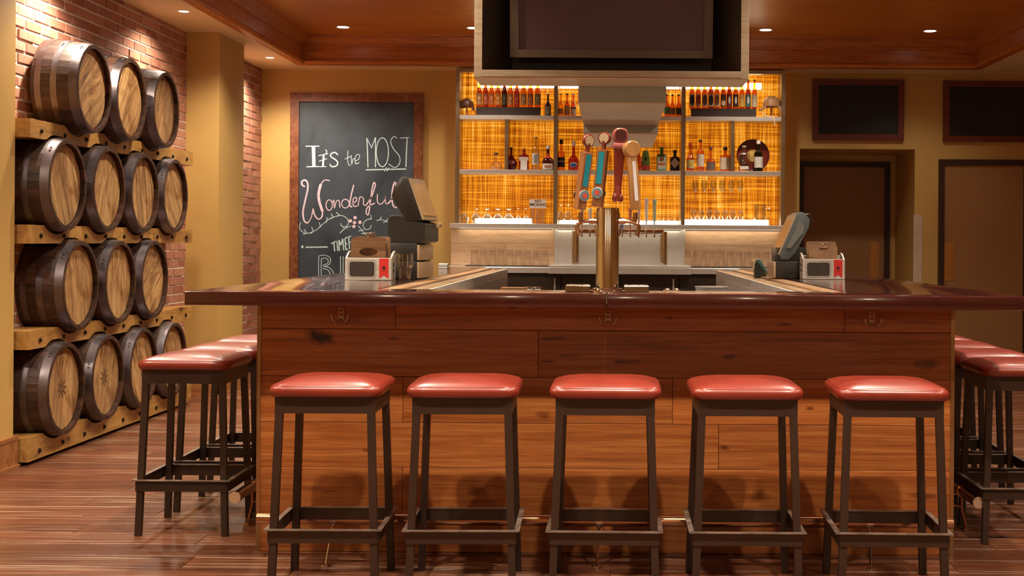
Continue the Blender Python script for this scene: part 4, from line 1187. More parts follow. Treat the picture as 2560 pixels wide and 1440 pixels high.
# leather helmets on wooden stands
def helmet(px, lb, lm, s, strap, sz):
    x_ = at(px, 260, RD).x
    t_ = thing('leather_helmet', lb, 'helmet', (x_, RD, z_s1 + .0005))
    bm = bmesh.new(); lathe(bm, [(.030, 0), (.030, .008), (.011, .012), (.010, .10), (.03, .125)], 14); part('stand', bm, plain('stand_wood', (0.30, 0.11, 0.03), 0.5), t_, 40)
    bm = bmesh.new(); prof = [(.088, .0), (.090, .02), (.084, .055), (.066, .085), (.035, .103), (.002, .108)]
    lathe(bm, prof, 28, c=(0, 0, .115), depth=.9, cap0=False); part('crown', bm, lm, t_, 50)
    for k in range(3):
        a = (k - 1) * .7
        bm = bmesh.new(); tube(bm, [((r_ + .002) * math.sin(a), -(r_ + .002) * math.cos(a) * .9, .115 + z_) for r_, z_ in prof], .0025, 6); part('seam', bm, lm, t_, 50)
    bm = bmesh.new()
    brim = [(-.09 * s, .118), (-.125 * s, .085), (-.12 * s, .072), (-.06 * s, .098), (0, .112)]
    prism(bm, brim, 1, -.05, .05); part('brim', bm, lm, t_)
    for sy in (-1,):
        bm = bmesh.new(); prism(bm, [(.055 * s, .125), (.10 * s, .115), (.108 * s, .075), (.092 * s, .055), (.074 * s, .068), (.062 * s, .10)], 1, -.06, -.045); part('ear_flap', bm, lm, t_)
    if strap:
        bm = bmesh.new(); tube(bm, spline([(-.088, -.02, .115), (-.105, -.03, .07), (-.085, -.05, .03), (-.03, -.09, .004), (.005, -.125, .0), (.012, -.135, -.03), (.016, -.138, -.085)], 5), .0065, 8); part('chin_strap', bm, plain('pale_strap', (0.62, 0.45, 0.30), 0.6), t_, 50)
    t_.scale = (sz, sz, sz)
    return t_


helmet(1167, 'dark brown leather helmet on a stand at the left end of the top shelf', plain('dark_leather', (0.10, 0.026, 0.012), 0.45, bump=.1), 1, False, .76)
helmet(1929, 'tan leather helmet with hanging chin strap at the right end of the top shelf', plain('tan_leather', (0.42, 0.22, 0.10), 0.5, bump=.1), 1, True, .95)

# ================================================================== BEER TOWER
tp = at(1518, 728, 5.26)
TX, TY = tp.x, 5.26
tw = thing('beer_tower', 'polished steel column beer tower with four tap handles on the bar front', 'beer tower', (TX, TY, CZ))
bm = bmesh.new(); lathe(bm, [(.046, .014), (.0462, .33), (.045, .338), (.038, .340)], 40); part('column', bm, metal('tower_steel', (0.72, 0.66, 0.60), 0.13), tw, 40)
bm = bmesh.new(); lathe(bm, [(.075, 0), (.075, .004), (.062, .008), (.060, .014), (.05, .016)], 40); part('base_flange', bm, CHROME, tw, 40)
for s in (-1, 1):
    a, b = sorted((s * .068, s * .168))
    part('drip_box', bxb(a, b, -.045, .055, .0005, .026, .002), metal('drip_chrome', (0.42, 0.35, 0.29), .16), tw)
    bm = bmesh.new()
    for k in range(12): box(bm, a + .004 + k * .0077, a + .008 + k * .0077, -.042, .052, .0262, .0285)
    part('drip_grille', bm, CHROME, tw)
WALN = wood('walnut_handle', (0.13, 0.045, 0.016), (0.24, 0.09, 0.032), (0.36, 0.15, 0.055), (14, 14, 1.2), 0.3, 0.1, coat=.3)
OAKH = wood('oak_handle', (0.24, 0.11, 0.035), (0.38, 0.19, 0.065), (0.48, 0.27, 0.10), (14, 14, 1.2), 0.3, 0.05, coat=.3)
REDW = plain('red_brown_lacquer', (0.16, 0.022, 0.012), 0.28, var=.2, coat=.4)
TEAL = plain('teal_inlay', (0.012, 0.22, 0.28), 0.3, var=.1)


def faucet(x_, y_, ang):
    """spout reaching outward along direction ang from the column"""
    bm = bmesh.new(); d = Vector((math.cos(ang), math.sin(ang), 0))
    c_ = Vector((0, 0, .285))
    cyl(bm, c_ + d * .045, c_ + d * .075, .012, 14); cyl(bm, c_ + d * .060, c_ + d * .064, .0165, 14)
    tube(bm, spline([c_ + d * .075, c_ + d * .105 + Vector((0, 0, -.004)), c_ + d * .125 + Vector((0, 0, -.02)), c_ + d * .118 + Vector((0, 0, -.058))], 5), .0085, 12)
    cyl(bm, c_ + d * .110 + Vector((0, 0, -.004)), c_ + d * .112 + Vector((0, 0, .036)), .009, 12)
    cyl(bm, c_ + d * .111 + Vector((0, 0, .012)), c_ + d * .111 + Vector((0, 0, .018)), .013, 12)
    return part('faucet', bm, metal('warm_chrome', (0.60, 0.42, 0.30), 0.14), tw, 40)


faucet(0, 0, PI); faucet(0, 0, 0.0); faucet(0, 0, PI * .62); faucet(0, 0, PI * .38)
def W2(px_, py_, D): return at(px_, py_, D) - tw.location


def place(o_, px_, py_, px1, py1, D, rz):
    """stand a handle built upright along z with its base at the first pixel, leaning to the second"""
    a, b = W2(px_, py_, D), W2(px1, py1, D)
    d = (b - a).normalized()
    q_ = Vector((0, 0, 1)).rotation_difference(d) @ Matrix.Rotation(rz, 3, 'Z').to_quaternion()
    o_.rotation_mode = 'QUATERNION'; o_.rotation_quaternion = q_; o_.location = a
    return (b - a).length


def block_handle(px_, py_, px1, py1, D, rz):
    L = (W2(px1, py1, D) - W2(px_, py_, D)).length
    bl = L * .76
    h_ = part('tap_handle', bxb(-.021, .021, -.017, .017, 0, bl, .003, 2), WALN, tw)
    part('teal_inlay', bxb(-.012, .012, -.0185, -.016, bl * .40, bl * .96), TEAL, h_)
    bm = bmesh.new(); lathe(bm, [(.0235, 0), (.0235, .006), (.019, .008)], 24, M=Matrix.Translation((0, -.017, bl * .24)) @ Matrix.Rotation(PI / 2, 4, 'X')); part('badge_rim', bm, plain('badge_silver', (0.45, 0.42, 0.40), .3, metal=.6), h_, 40)
    bm = bmesh.new(); lathe(bm, [(.0205, 0), (.0205, .0009)], 24, M=Matrix.Translation((0, -.0245, bl * .24)) @ Matrix.Rotation(PI / 2, 4, 'X')); part('badge_face', bm, plain('badge_blue', (0.10, 0.22, 0.27), .4), h_)
    bm = bmesh.new(); lathe(bm, [(.0115, 0), (.0115, .0009)], 20, M=Matrix.Translation((0, -.0256, bl * .24)) @ Matrix.Rotation(PI / 2, 4, 'X')); part('badge_centre', bm, plain('badge_red', (0.48, 0.07, 0.04), .4), h_)
    bm = bmesh.new(); lathe(bm, [(.0235, 0), (.0235, .006), (.019, .008)], 24, M=Matrix.Translation((0, .017, bl * .24)) @ Matrix.Rotation(-PI / 2, 4, 'X')); part('back_badge', bm, BLACK, h_, 40)
    bm = bmesh.new(); lathe(bm, [(.011, 0), (.010, .02), (.012, .036)], 14, c=(0, 0, bl)); part('neck', bm, REDW, h_, 40)
    bm = bmesh.new(); lathe(bm, [(.024, -.009), (.0265, -.006), (.0265, .006), (.024, .009)], 28, M=Matrix.Translation((0, 0, L - .026)) @ Matrix.Rotation(PI / 2, 4, 'X')); part('paddle', bm, REDW, h_, 40)
    bm = bmesh.new(); lathe(bm, [(.0205, 0), (.0205, .0012)], 28, M=Matrix.Translation((0, -.009, L - .026)) @ Matrix.Rotation(PI / 2, 4, 'X')); part('paddle_face', bm, plain('tan_face', (0.46, 0.36, 0.22), .35), h_)
    place(h_, px_, py_, px1, py1, D, rz)


block_handle(1449, 523, 1473, 336, TY, .62)
block_handle(1493, 517, 1513, 330, TY + .06, -.28)
# tapered red-brown handle with open loop top
h_ = None
bm = bmesh.new(); lathe(bm, [(.013, 0), (.019, .008), (.020, .022), (.015, .045), (.016, .07), (.024, .20), (.027, .225), (.022, .232)], 20, depth=.8)
h_ = part('tap_handle', bm, REDW, tw, 40)
bm = bmesh.new(); box(bm, -.03, .03, -.024, .024, .212, .236); bevel(bm, .006, 2); part('collar', bm, plain('rose_leather', (0.36, 0.10, 0.09), .45), h_, 40)
bm = bmesh.new(); lathe(bm, [(.027, -.014), (.031, -.010), (.031, .010), (.027, .014)], 28, n=2.6, M=Matrix.Translation((0, 0, .268)) @ Matrix.Rotation(PI / 2, 4, 'X')); part('loop_rim', bm, plain('rose_rim', (0.30, 0.07, 0.05), .35), h_, 40)
bm = bmesh.new(); lathe(bm, [(.0235, 0), (.0235, .0015)], 28, n=2.6, M=Matrix.Translation((0, -.0142, .268)) @ Matrix.Rotation(PI / 2, 4, 'X')); part('loop_face', bm, plain('dark_red_face', (0.06, 0.006, 0.006), .35), h_)
for s in (-1, 1):
    bm = bmesh.new(); lathe(bm, [(.001, -.02), (.009, -.012), (.011, 0), (.007, .014), (.001, .02)], 12, c=(s * .013, -.006, .014)); part('knuckle', bm, REDW, h_, 50)
place(h_, 1543, 503, 1551, 330, TY + .05, .22)
# wooden spoon style handle
bm = bmesh.new(); box(bm, -.018, .018, -.016, .016, 0, .235); bevel(bm, .003, 2)
h_ = part('tap_handle', bm, OAKH, tw, 40)
bm = bmesh.new(); lathe(bm, [(.030, -.018), (.034, -.014), (.034, .014), (.030, .018)], 30, M=Matrix.Translation((0, -.002, .245)) @ Matrix.Rotation(PI / 2, 4, 'X')); part('round_head', bm, OAKH, h_, 40)
part('paper_strip', bxb(-.0075, .0075, -.0175, -.016, .035, .195), plain('strip_white', (0.55, 0.53, 0.55), .5), h_)
part('dark_side', bxb(.0175, .0195, -.013, .013, .01, .21), WALN, h_)
place(h_, 1589, 524, 1576, 350, TY, .42)

# ================================================================== UNDERBAR (inside the U)
def ub(name, lb, cat, x0, x1, y0, y1, z0_, z1_, mat, b_=.003, **kw):
    return single(name, bxb(x0 - (x0 + x1) / 2, x1 - (x0 + x1) / 2, y0 - (y0 + y1) / 2, y1 - (y0 + y1) / 2, 0, z1_ - z0_, b_), mat, lb, cat, ((x0 + x1) / 2, (y0 + y1) / 2, z0_), **kw)


ubt = thing('underbar_station', 'steel underbar work station just behind the bar front', 'work station', (0, 5.9, 0))
part('bench_body', bxb(-.76, .76, 5.46, 6.0, 0.0, .86, .002), DARKSTEEL, ubt, world=True)
part('bench_top', bxb(-.76, .76, 5.45, 6.03, .861, .90, .003), STEEL, ubt, world=True)
t_ = thing('ice_bin', 'steel ice bin with brown lid behind the bar at the left', 'ice bin', (-.55, 6.6, 0))
part('bin_body', bxb(-.76, -.34, 6.3, 7.1, 0, .93, .003), DARKSTEEL, t_, world=True); part('bin_lid', bxb(-.76, -.34, 6.29, 7.1, .931, .955, .004), plain('tan_lid', (0.24, 0.16, 0.08), .5), t_, world=True)
q = at(1285, 720, 7.3)
t_ = thing('wooden_crate', 'small brown wooden crate standing behind the bar at the left', 'crate', (q.x, 7.35, .93))
for k in range(3): part('slat', bxb(-.075, .075, -.06, -.05, .002 + k * .027, .027 + k * .027, .001), wood('crate_wood', (0.16, 0.06, 0.02), (0.30, 0.12, 0.04), (0.42, 0.2, 0.07), (1, 10, 10), .5, .2), t_)
part('crate_body', bxb(-.075, .075, -.0495, .06, 0, .08, .001), MATS['crate_wood'], t_)
st_ = thing('underbar_shelf', 'long dark work shelf behind the bar', 'shelf', (0, 7.9, 0))
part('shelf_body', bxb(-.30, .74, 7.2, 8.6, 0, .90, .003), DARKSTEEL, st_, world=True)
part('shelf_lip', bxb(-.30, .0, 7.18, 7.1995, .885, .975, .001), plain('tan_edge', (0.30, 0.22, 0.10), .45), st_, world=True)
part('crate_stand', bxb(-.62, -.305, 7.2, 7.6, .0, .929, .003), DARKSTEEL, st_, world=True)
for k, p in enumerate((1324, 1344)):
    x_ = at(p, 715, 7.3).x
    t_ = thing('shaker_cup', 'stacked steel shaker cup behind the bar, %s of two' % ('left' if k == 0 else 'right'), 'shaker', (x_, 7.3, .9305), 0, 'steel shaker cups')
    bm = bmesh.new(); lathe(bm, [(.016, 0), (.022, .05), (.0235, .052), (.022, .054), (.0225, .068), (.024, .07), (.0215, .07)], 20); part('cup', bm, STEEL, t_, 40)
    bm = bmesh.new(); lathe(bm, [(.018, .0705), (.022, .082), (.02, .085)], 20); part('rim_cup', bm, CHROME, t_, 40)
for k, p in enumerate((1669, 1692)):
    q = at(p, 721, 5.62)
    t_ = thing('tap_fitting', 'small chrome water fitting on the underbar bench, %s of two' % ('left' if k == 0 else 'right'), 'fitting', (q.x, 5.62, .9005), 0, 'chrome fittings behind the bar')
    bm = bmesh.new(); cyl(bm, (0, 0, 0), (0, 0, .155), .008, 12); part('stem', bm, CHROME, t_, 40)
    bm = bmesh.new(); lathe(bm, [(.004, -.016), (.013, -.012), (.013, .008), (.008, .012)], 14, M=Matrix.Translation((0, 0, .160)) @ Matrix.Rotation(PI / 2, 4, 'X')); part('knob', bm, CHROME, t_, 40)
    bm = bmesh.new(); cyl(bm, (-.02, 0, .16), (.02, 0, .16), .006, 10); part('cross_bar', bm, CHROME, t_, 40)
t_ = thing('garnish_tray', 'steel garnish tray with lids on the underbar bench at the right', 'tray', (.50, 5.75, .9005))
part('tray_box', bxb(.34, .66, 5.62, 5.88, .9005, 1.035, .004), STEEL, t_, world=True)
for k in range(3): part('tray_lid', bxb(.345 + k * .105, .44 + k * .105, 5.64, 5.86, 1.0355, 1.042, .002), CHROME, t_, world=True)
t_ = thing('rubber_drain_mat', 'black slotted drain mat on the shelf behind the bar at the right', 'mat', (.55, 7.4, .9005))
for k in range(12): part('mat_bar', bxb(.36 + k * .031, .378 + k * .031, 7.21, 7.6, .9305, .945), BLACK, t_, world=True)
part('mat_frame', bxb(.355, .735, 7.205, 7.61, .9005, .930, .002), plain('tan_mat', (0.28, 0.22, 0.12), .5), t_, world=True)
bm = bmesh.new(); lathe(bm, [(.085, 0), (.10, .09), (.104, .092), (.104, .097), (.098, .097), (.083, .006)], 28)
single('steel_bowl', bm, STEEL, 'round steel bowl on the shelf behind the bar at the right', 'bowl', (.62, 8.1, .9005), smooth=40)
# small white box at the far end of the left arm
q = at(1109, 690, 9.4)
t_ = thing('napkin_box', 'small white box at the far end of the left bar arm', 'box', (q.x, 9.4, CZ + .0005))
part('box_body', bxb(-.032, .032, -.03, .03, 0, .036, .002), plain('white_card', (0.6, 0.56, 0.5), .6), t_); part('box_band', bxb(-.0325, .0325, -.0305, -.030, .012, .024), plain('grey_print', (0.3, 0.3, 0.3), .6), t_)

# ================================================================== CASH POINTS
def box_on(t_, name, x0, x1, y0, y1, z0_, z1_, mat, b_=.004, **kw): return part(name, bxb(x0, x1, y0, y1, z0_, z1_, b_, 2), mat, t_, 40, **kw)
TANPL = plain('beige_plastic', (0.42, 0.30, 0.18), 0.4, var=.06)
BLUEGREY = plain('blue_grey_plastic', (0.085, 0.105, 0.11), 0.4, var=.1)
ORANGESCR = plain('amber_screen', (0.55, 0.33, 0.14), 0.25, var=.12, scale=4)


def terminal(label, loc, rz, stack, grey, sd):
    """front faces local +x"""
    t_ = thing('cash_register', label, 'cash register', loc, rz)
    z_ = 0.0005
    w2 = .125
    body = BLACK
    if stack:
        box_on(t_, 'cash_drawer', -.10, .055, -w2, w2, z_, z_ + .093, body); f = box_on(t_, 'drawer_front', .0555, .066, -w2, w2, z_ + .004, z_ + .089, TANPL, .002)
        box_on(t_, 'printer', -.095, .055, -w2, w2, z_ + .094, z_ + .188, body); box_on(t_, 'printer_front', .0555, .066, -w2, w2, z_ + .098, z_ + .178, TANPL, .002)
        z_ += .189
        bm = bmesh.new(); prism(bm, [(-.105, 0), (.075, 0), (.095, .01), (.095, .10), (.085, .105), (-.075, .145), (-.095, .14), (-.105, .12)], 1, -w2, w2)
        bevel(bm, .003, 1); bmesh.ops.translate(bm, verts=list(bm.verts), vec=(0, 0, z_)); part('terminal_base', bm, body, t_)
        hx, hz = .0, z_ + .115
    else:
        box_on(t_, 'cash_drawer', -.12, .082, -w2, w2, z_, z_ + .098, body); f = box_on(t_, 'drawer_front', .0825, .094, -w2, w2, z_ + .003, z_ + .094, TANPL, .002)
        part('drawer_slot', bxb(.0941, .0955, -w2 + .02, w2 - .02, z_ + .058, z_ + .062), BRASS, f)
        bm = bmesh.new(); lathe(bm, [(.008, 0), (.006, .004)], 12, M=Matrix.Translation((.094, .03, z_ + .026)) @ Matrix.Rotation(PI / 2, 4, 'Y')); part('lock', bm, CHROME, f, 40)
        box_on(t_, 'terminal_base', -.11, .07, -w2 + .01, w2 - .01, z_ + .0985, z_ + .175, body)
        hx, hz = -.02, z_ + .10
    hd = .30
    bm = bmesh.new()
    if stack: poly = [(.085, .0), (.005, .222), (-.012, .232), (-.035, .228), (-.075, .165), (-.085, .13), (-.06, .085), (-.03, .04), (.0, .0)]
    else: poly = [(.085, .03), (-.015, .262), (-.035, .278), (-.06, .272), (-.09, .235), (-.085, .19), (-.01, .045), (.03, .005), (.07, .005)]
    prism(bm, poly, 1, -.13, .13); bevel(bm, .004, 2); bmesh.ops.translate(bm, verts=list(bm.verts), vec=(hx, 0, hz))
    hd = part('screen_head', bm, BLUEGREY if grey else BLACK, t_, 35)
    # screen face frame along the slanted front
    a, b = (Vector((.085, 0, .0)), Vector((.005, 0, .222))) if stack else (Vector((.085, 0, .03)), Vector((-.015, 0, .262)))
    d = (b - a); L = d.length; d.normalize(); nrm = Vector((d.z, 0, -d.x))
    def quad(s0, s1, y0, y1, off, th, nm_, m_):
        bm = bmesh.new()
        vs = []
        for o_ in (off, off + th):
            for (s_, y_) in ((s0, y0), (s1, y0), (s1, y1), (s0, y1)):
                p_ = a + d * s_ * L + nrm * o_; vs.append(bm.verts.new((p_.x + hx, y_, p_.z + hz)))
        for f_ in ((0, 1, 2, 3), (7, 6, 5, 4), (0, 4, 5, 1), (1, 5, 6, 2), (2, 6, 7, 3), (3, 7, 4, 0)): bm.faces.new([vs[i] for i in f_])
        bmesh.ops.recalc_face_normals(bm, faces=list(bm.faces)); return part(nm_, bm, m_, hd)
    quad(.02, .99, -.126, .126, .0, .008, 'screen_frame', TANPL)
    quad(.12, .86, -.110, .110, .0081, .002, 'screen', ORANGESCR)
    if not stack:
        bm = bmesh.new(); prism(bm, [(.045, .075), (-.005, .175), (-.012, .215), (-.035, .222), (-.055, .2), (-.05, .16), (.02, .07)], 1, sd * .1305, sd * .137); bmesh.ops.translate(bm, verts=list(bm.verts), vec=(hx, 0, hz)); part('side_cover', bm, plain('mid_grey_plastic', (0.15, 0.16, 0.155), .4), hd)
        bm = bmesh.new(); tube(bm, spline([(-.075, sd * .08, .265), (-.10, sd * .08, .262), (-.108, sd * .08, .23), (-.098, sd * .08, .205)], 4), .004, 8); bmesh.ops.translate(bm, verts=list(bm.verts), vec=(hx, 0, hz)); part('cable', bm, BLACK, hd, 50)
        box_on(t_, 'neck', -.05, .02, -.05, .05, z_ + .13, z_ + .20, body)
    else:
        bm = bmesh.new(); tube(bm, [(.10, .085, .0), (.10, .13, .0)], .014, 12); bmesh.ops.translate(bm, verts=list(bm.verts), vec=(hx, 0, hz - .02)); part('card_reader', bm, TANPL, hd, 40)
    return t_


q = at(1030, 696, 6.88); terminal('black cash register with amber screen stacked on two printers, left bar arm', (q.x + .005, 6.92, CZ), -.16, True, False, -1)
q = at(1968, 692, 7.45); terminal('blue-grey cash register with tilted screen on the right bar arm', (q.x + .005, 7.52, CZ), PI + .035, False, True, 1)
q = at(1902, 688, 7.9)
t_ = thing('card_terminal', 'small teal wedge shaped card reader left of the right cash register', 'card reader', (q.x, 7.95, CZ - .013))
bm = bmesh.new(); prism(bm, [(-.035, .0), (.045, .0), (-.018, .10), (-.035, .085)], 1, -.04, .04); bevel(bm, .003, 1); part('wedge', bm, BLACK, t_)
bm = bmesh.new(); prism(bm, [(.055, .004), (.050, .028), (-.004, .115), (-.028, .112), (-.022, .098)], 1, -.038, .038); bevel(bm, .003, 1); part('face', bm, plain('teal_plastic', (0.06, 0.13, 0.13), .35), t_)
bm = bmesh.new(); prism(bm, [(-.036, .060), (-.036, .088), (-.026, .113), (-.034, .116), (-.046, .10), (-.046, .06)], 1, -.038, .038); part('front_edge', bm, TANPL, t_)

# ================================================================== MENU CADDIES
def caddy(label, px_, py_, D, with_sign, rz):
    q = at(px_, py_, D)
    t_ = thing('menu_caddy', label, 'caddy', (q.x, D + .055, CZ + .0005), rz)
    W_, Dp, H = .118, .055, .112
    GREYW = wood('whitewashed_wood', (0.36, 0.32, 0.27), (0.50, 0.45, 0.38), (0.60, 0.55, 0.48), (1, 10, 10), .55, .05)
    part('front_board', bxb(-W_, W_, -Dp, -Dp + .008, 0, H, .0015), GREYW, t_); part('back_board', bxb(-W_, W_, Dp - .008, Dp, 0, H + .02, .0015), GREYW, t_)
    for s in (-1, 1):
        x_ = s * W_ - (.008 if s > 0 else 0)
        bm = bmesh.new(); prism(bm, [(-Dp + .0085, 0), (Dp - .0085, 0), (Dp - .0085, H + .035), (.01, H + .03), (-Dp + .0085, H)], 0, x_, x_ + .008); sb = part('side_board', bm, GREYW, t_)
        for k in (0, 1): part('side_print', bxb(x_ - .0006 if s < 0 else x_ + .008, x_ if s < 0 else x_ + .0086, -.012, .016, .038 + k * .03, .056 + k * .03), BLACK, sb)
    part('floor_board', bxb(-W_ + .0085, W_ - .0085, -Dp + .0085, Dp - .0085, .002, .010), GREYW, t_)
    # chalk label with clipped corners and outline
    def clip(x0, x1, z0_, z1_, c_): return [(x0 + c_, z0_), (x1 - c_, z0_), (x1, z0_ + c_), (x1, z1_ - c_), (x1 - c_, z1_), (x0 + c_, z1_), (x0, z1_ - c_), (x0, z0_ + c_)]
    bm = bmesh.new(); prism(bm, clip(-.102, .040, .010, .101, .010), 1, -Dp - .0006, -Dp - .0001); part('label_outline', bm, plain('label_line', (0.10, 0.09, 0.08), .6), t_)
    bm = bmesh.new(); prism(bm, clip(-.0995, .0375, .0125, .0985, .009), 1, -Dp - .0010, -Dp - .0006); part('label_border', bm, GREYW, t_)
    bm = bmesh.new(); prism(bm, clip(-.0945, .0325, .0175, .0935, .008), 1, -Dp - .0015, -Dp - .0010); part('chalk_label', bm, plain('brown_slate', (0.034, 0.022, 0.017), .55, var=.3, scale=20), t_)
    bm = bmesh.new(); prism(bm, [(.056, .110), (.104, .110), (.104, .008), (.080, .024), (.056, .008)], 1, -Dp - .0010, -Dp - .0002); rb_ = part('red_ribbon', bm, plain('ribbon_red', (0.55, 0.022, 0.016), .5, var=.1), t_)
    bm = bmesh.new()
    for k in range(6):
        a = k * PI / 3; c2 = (.080 + .0062 * math.cos(a), .062 + .0062 * math.sin(a))
        bm.faces.new([bm.verts.new((c2[0] + .0042 * math.cos(b), -Dp - .0013, c2[1] + .0042 * math.sin(b))) for b in [2 * PI * j / 5 for j in range(5)]])
    bm.faces.new([bm.verts.new(p_) for p_ in ((.074, -Dp - .0013, .045), (.086, -Dp - .0013, .045), (.085, -Dp - .0013, .049), (.075, -Dp - .0013, .049))])
    part('ribbon_emblem', bm, BLACK, rb_)
    CLIPB = wood('clipboard_brown', (0.17, 0.085, 0.04), (0.27, 0.15, 0.075), (0.36, 0.22, 0.12), (8, 8, 8), .5, .12)
    def rounded(w_, h_, r_):
        P_ = [(-w_, 0), (w_, 0)]
        for k in range(5): a = PI / 2 * k / 4; P_.append((w_ - r_ + r_ * math.cos(a), h_ - r_ + r_ * math.sin(a)))
        for k in range(5): a = PI / 2 + PI / 2 * k / 4; P_.append((-w_ + r_ + r_ * math.cos(a), h_ - r_ + r_ * math.sin(a)))
        return P_
    return t_, q, CLIPB, rounded


def clipboard(t_, label, dy, w_, h_, dx, CLIPB, rounded, clip_, grp):
    c_ = thing('clipboard_menu', label, 'clipboard', (t_.location.x + dx, t_.location.y + dy, CZ + .0115), t_.rotation_euler.z, grp)
    bm = bmesh.new(); prism(bm, rounded(w_, h_, .012), 1, -.0015, .0015); part('board', bm, CLIPB, c_)
    bm = bmesh.new()
    for s in (-1, 1): lathe(bm, [(.003, 0), (.003, .001)], 10, M=Matrix.Translation((s * .022, -.0015, h_ - .008)) @ Matrix.Rotation(PI / 2, 4, 'X'))
    part('rivets', bm, CHROME, c_)
    if clip_:
        bm = bmesh.new(); cyl(bm, (-.022, -.006, h_ - .004), (.022, -.006, h_ - .004), .005, 10)
        tube(bm, spline([(-.02, -.006, h_), (-.012, -.012, h_ + .016), (.0, -.014, h_ + .020), (.012, -.012, h_ + .016), (.02, -.006, h_)], 4), .003, 8)
        lathe(bm, [(.001, -.006), (.008, -.003), (.008, .003), (.001, .006)], 10, c=(0, -.010, h_ + .008)); part('spring_clip', bm, CHROME, c_, 50)


t_, q, CB, rd = caddy('white wooden menu caddy with brown handle board and red ribbon on the left arm', 921, 700, 6.56, True, -.03)
bm = bmesh.new()   # handle board with oval hole
N = 28; hw_, hh_ = .088, .075
outer = []; inner = []
for k in range(N):
    a = 2 * PI * k / N; ca, sa = math.cos(a), math.sin(a); m_ = min(hw_ / max(abs(ca), 1e-6), hh_ / max(abs(sa), 1e-6))
    outer.append((ca * m_, sa * m_)); inner.append((.046 * ca, .021 * sa))
HBW = wood('handle_board_wood', (0.07, 0.03, 0.012), (0.16, 0.075, 0.03), (0.26, 0.13, 0.055), (1, 10, 10), .5, .05)
for i, yy in enumerate((-.004, .004)):
    vo = [bm.verts.new((p[0], yy, p[1])) for p in outer]; vi = [bm.verts.new((p[0], yy, p[1])) for p in inner]
    for k in range(N): bm.faces.new((vo[k], vo[(k + 1) % N], vi[(k + 1) % N], vi[k]))
    if i == 0: A, B = vo, vi
for k in range(N):
    bm.faces.new((A[k], A[(k + 1) % N], vo[(k + 1) % N], vo[k])); bm.faces.new((B[k], B[(k + 1) % N], vi[(k + 1) % N], vi[k]))
bmesh.ops.recalc_face_normals(bm, faces=list(bm.faces))
part('handle_board', bm, HBW, t_, loc=(-.004, -.030, .142))
for k, (dy, h_, dx) in enumerate(((.0, .205, -.006), (.018, .209, .008))):
    clipboard(t_, 'brown clipboard menu with steel clip in the left caddy, %s one' % ('front' if k == 0 else 'rear'), dy, .090, h_, dx, CB, rd, True, 'clipboards in the left caddy')
t_, q, CB, rd = caddy('white wooden menu caddy with red ribbon and clipboards on the right arm', 2059, 698, 7.28, False, .02)
for k, (dy, h_, dx, w_) in enumerate(((-.028, .150, .010, .072), (-.012, .172, .004, .080), (.004, .180, .0, .084), (.020, .188, -.004, .084))):
    clipboard(t_, 'brown clipboard menu in the right caddy, %s' % ('frontmost', 'second from the front', 'third from the front', 'rearmost with steel clip')[k], dy, w_, h_ + (.012 if k == 3 else 0), dx, CB, rd, k == 1, 'clipboards in the right caddy')
# tumbler beside the left register
q = at(1012, 697, 6.60)
bm = bmesh.new()
pr = [(.027, 0), (.029, .004), (.034, .06), (.043, .075), (.045, .135), (.042, .135), (.0395, .078), (.031, .06), (.026, .012)]
rg = lathe(bm, pr, 32)
for ring_ in rg[2:7]:
    for j, v in enumerate(ring_):
        if j % 2: v.co.x *= .955; v.co.y *= .955
single('ribbed_tumbler', bm, thin_glass('tumbler_glass', (0.9, 0.9, 0.88), .12), 'ribbed clear tumbler standing before the left cash register', 'glass', (q.x, 6.60, CZ + .0005))

# ================================================================== CHALKBOARDS
def framed_board(name, label, px0, py0, px1, py1, D, fwpx, slate, fmat, zlow=None):
    a, b = at(px0, py0, D), at(px1, py1, D)
    x0, x1, z1_, z0_ = a.x, b.x, a.z, b.z if zlow is None else zlow
    t_ = thing(name, label, 'chalkboard', ((x0 + x1) / 2, D, z0_)); f_ = fwpx / F * D
    part('slate', bxb(x0 + f_, x1 - f_, D - .004, D + .006, z0_ + f_, z1_ - f_), slate, t_, world=True)
    Y0, Y1 = D - .022, D + .01
    for poly in ([(x0, z0_), (x0 + f_, z0_ + f_), (x0 + f_, z1_ - f_), (x0, z1_)], [(x1, z0_), (x1, z1_), (x1 - f_, z1_ - f_), (x1 - f_, z0_ + f_)],
                 [(x0, z1_), (x0 + f_, z1_ - f_), (x1 - f_, z1_ - f_), (x1, z1_)], [(x0, z0_), (x1, z0_), (x1 - f_, z0_ + f_), (x0 + f_, z0_ + f_)]):
        bm = bmesh.new(); prism(bm, poly, 1, Y0, Y1); part('frame_side', bm, fmat, t_, world=True)
    return t_


CD = YB - .012
cb = framed_board('chalkboard', 'tall chalkboard in rusty copper frame reading It\'s the MOST Wonderful', 727, 232, 1055, 700, CD, 22, SLATE, COPPERFRAME, .70)


def ribbon(bm, pts, wd, D):
    P3 = [at(x_, y_, D) for x_, y_ in pts]
    n_ = len(P3)
    L_, R_ = [], []
    for i, p in enumerate(P3):
        d = P3[min(i + 1, n_ - 1)] - P3[max(i - 1, 0)]; d.normalize(); s = Vector((-d.z, 0, d.x)) * (wd / 2)
        L_.append(bm.verts.new(p + s)); R_.append(bm.verts.new(p - s))
    for i in range(n_ - 1): bm.faces.new((L_[i], L_[i + 1], R_[i + 1], R_[i]))


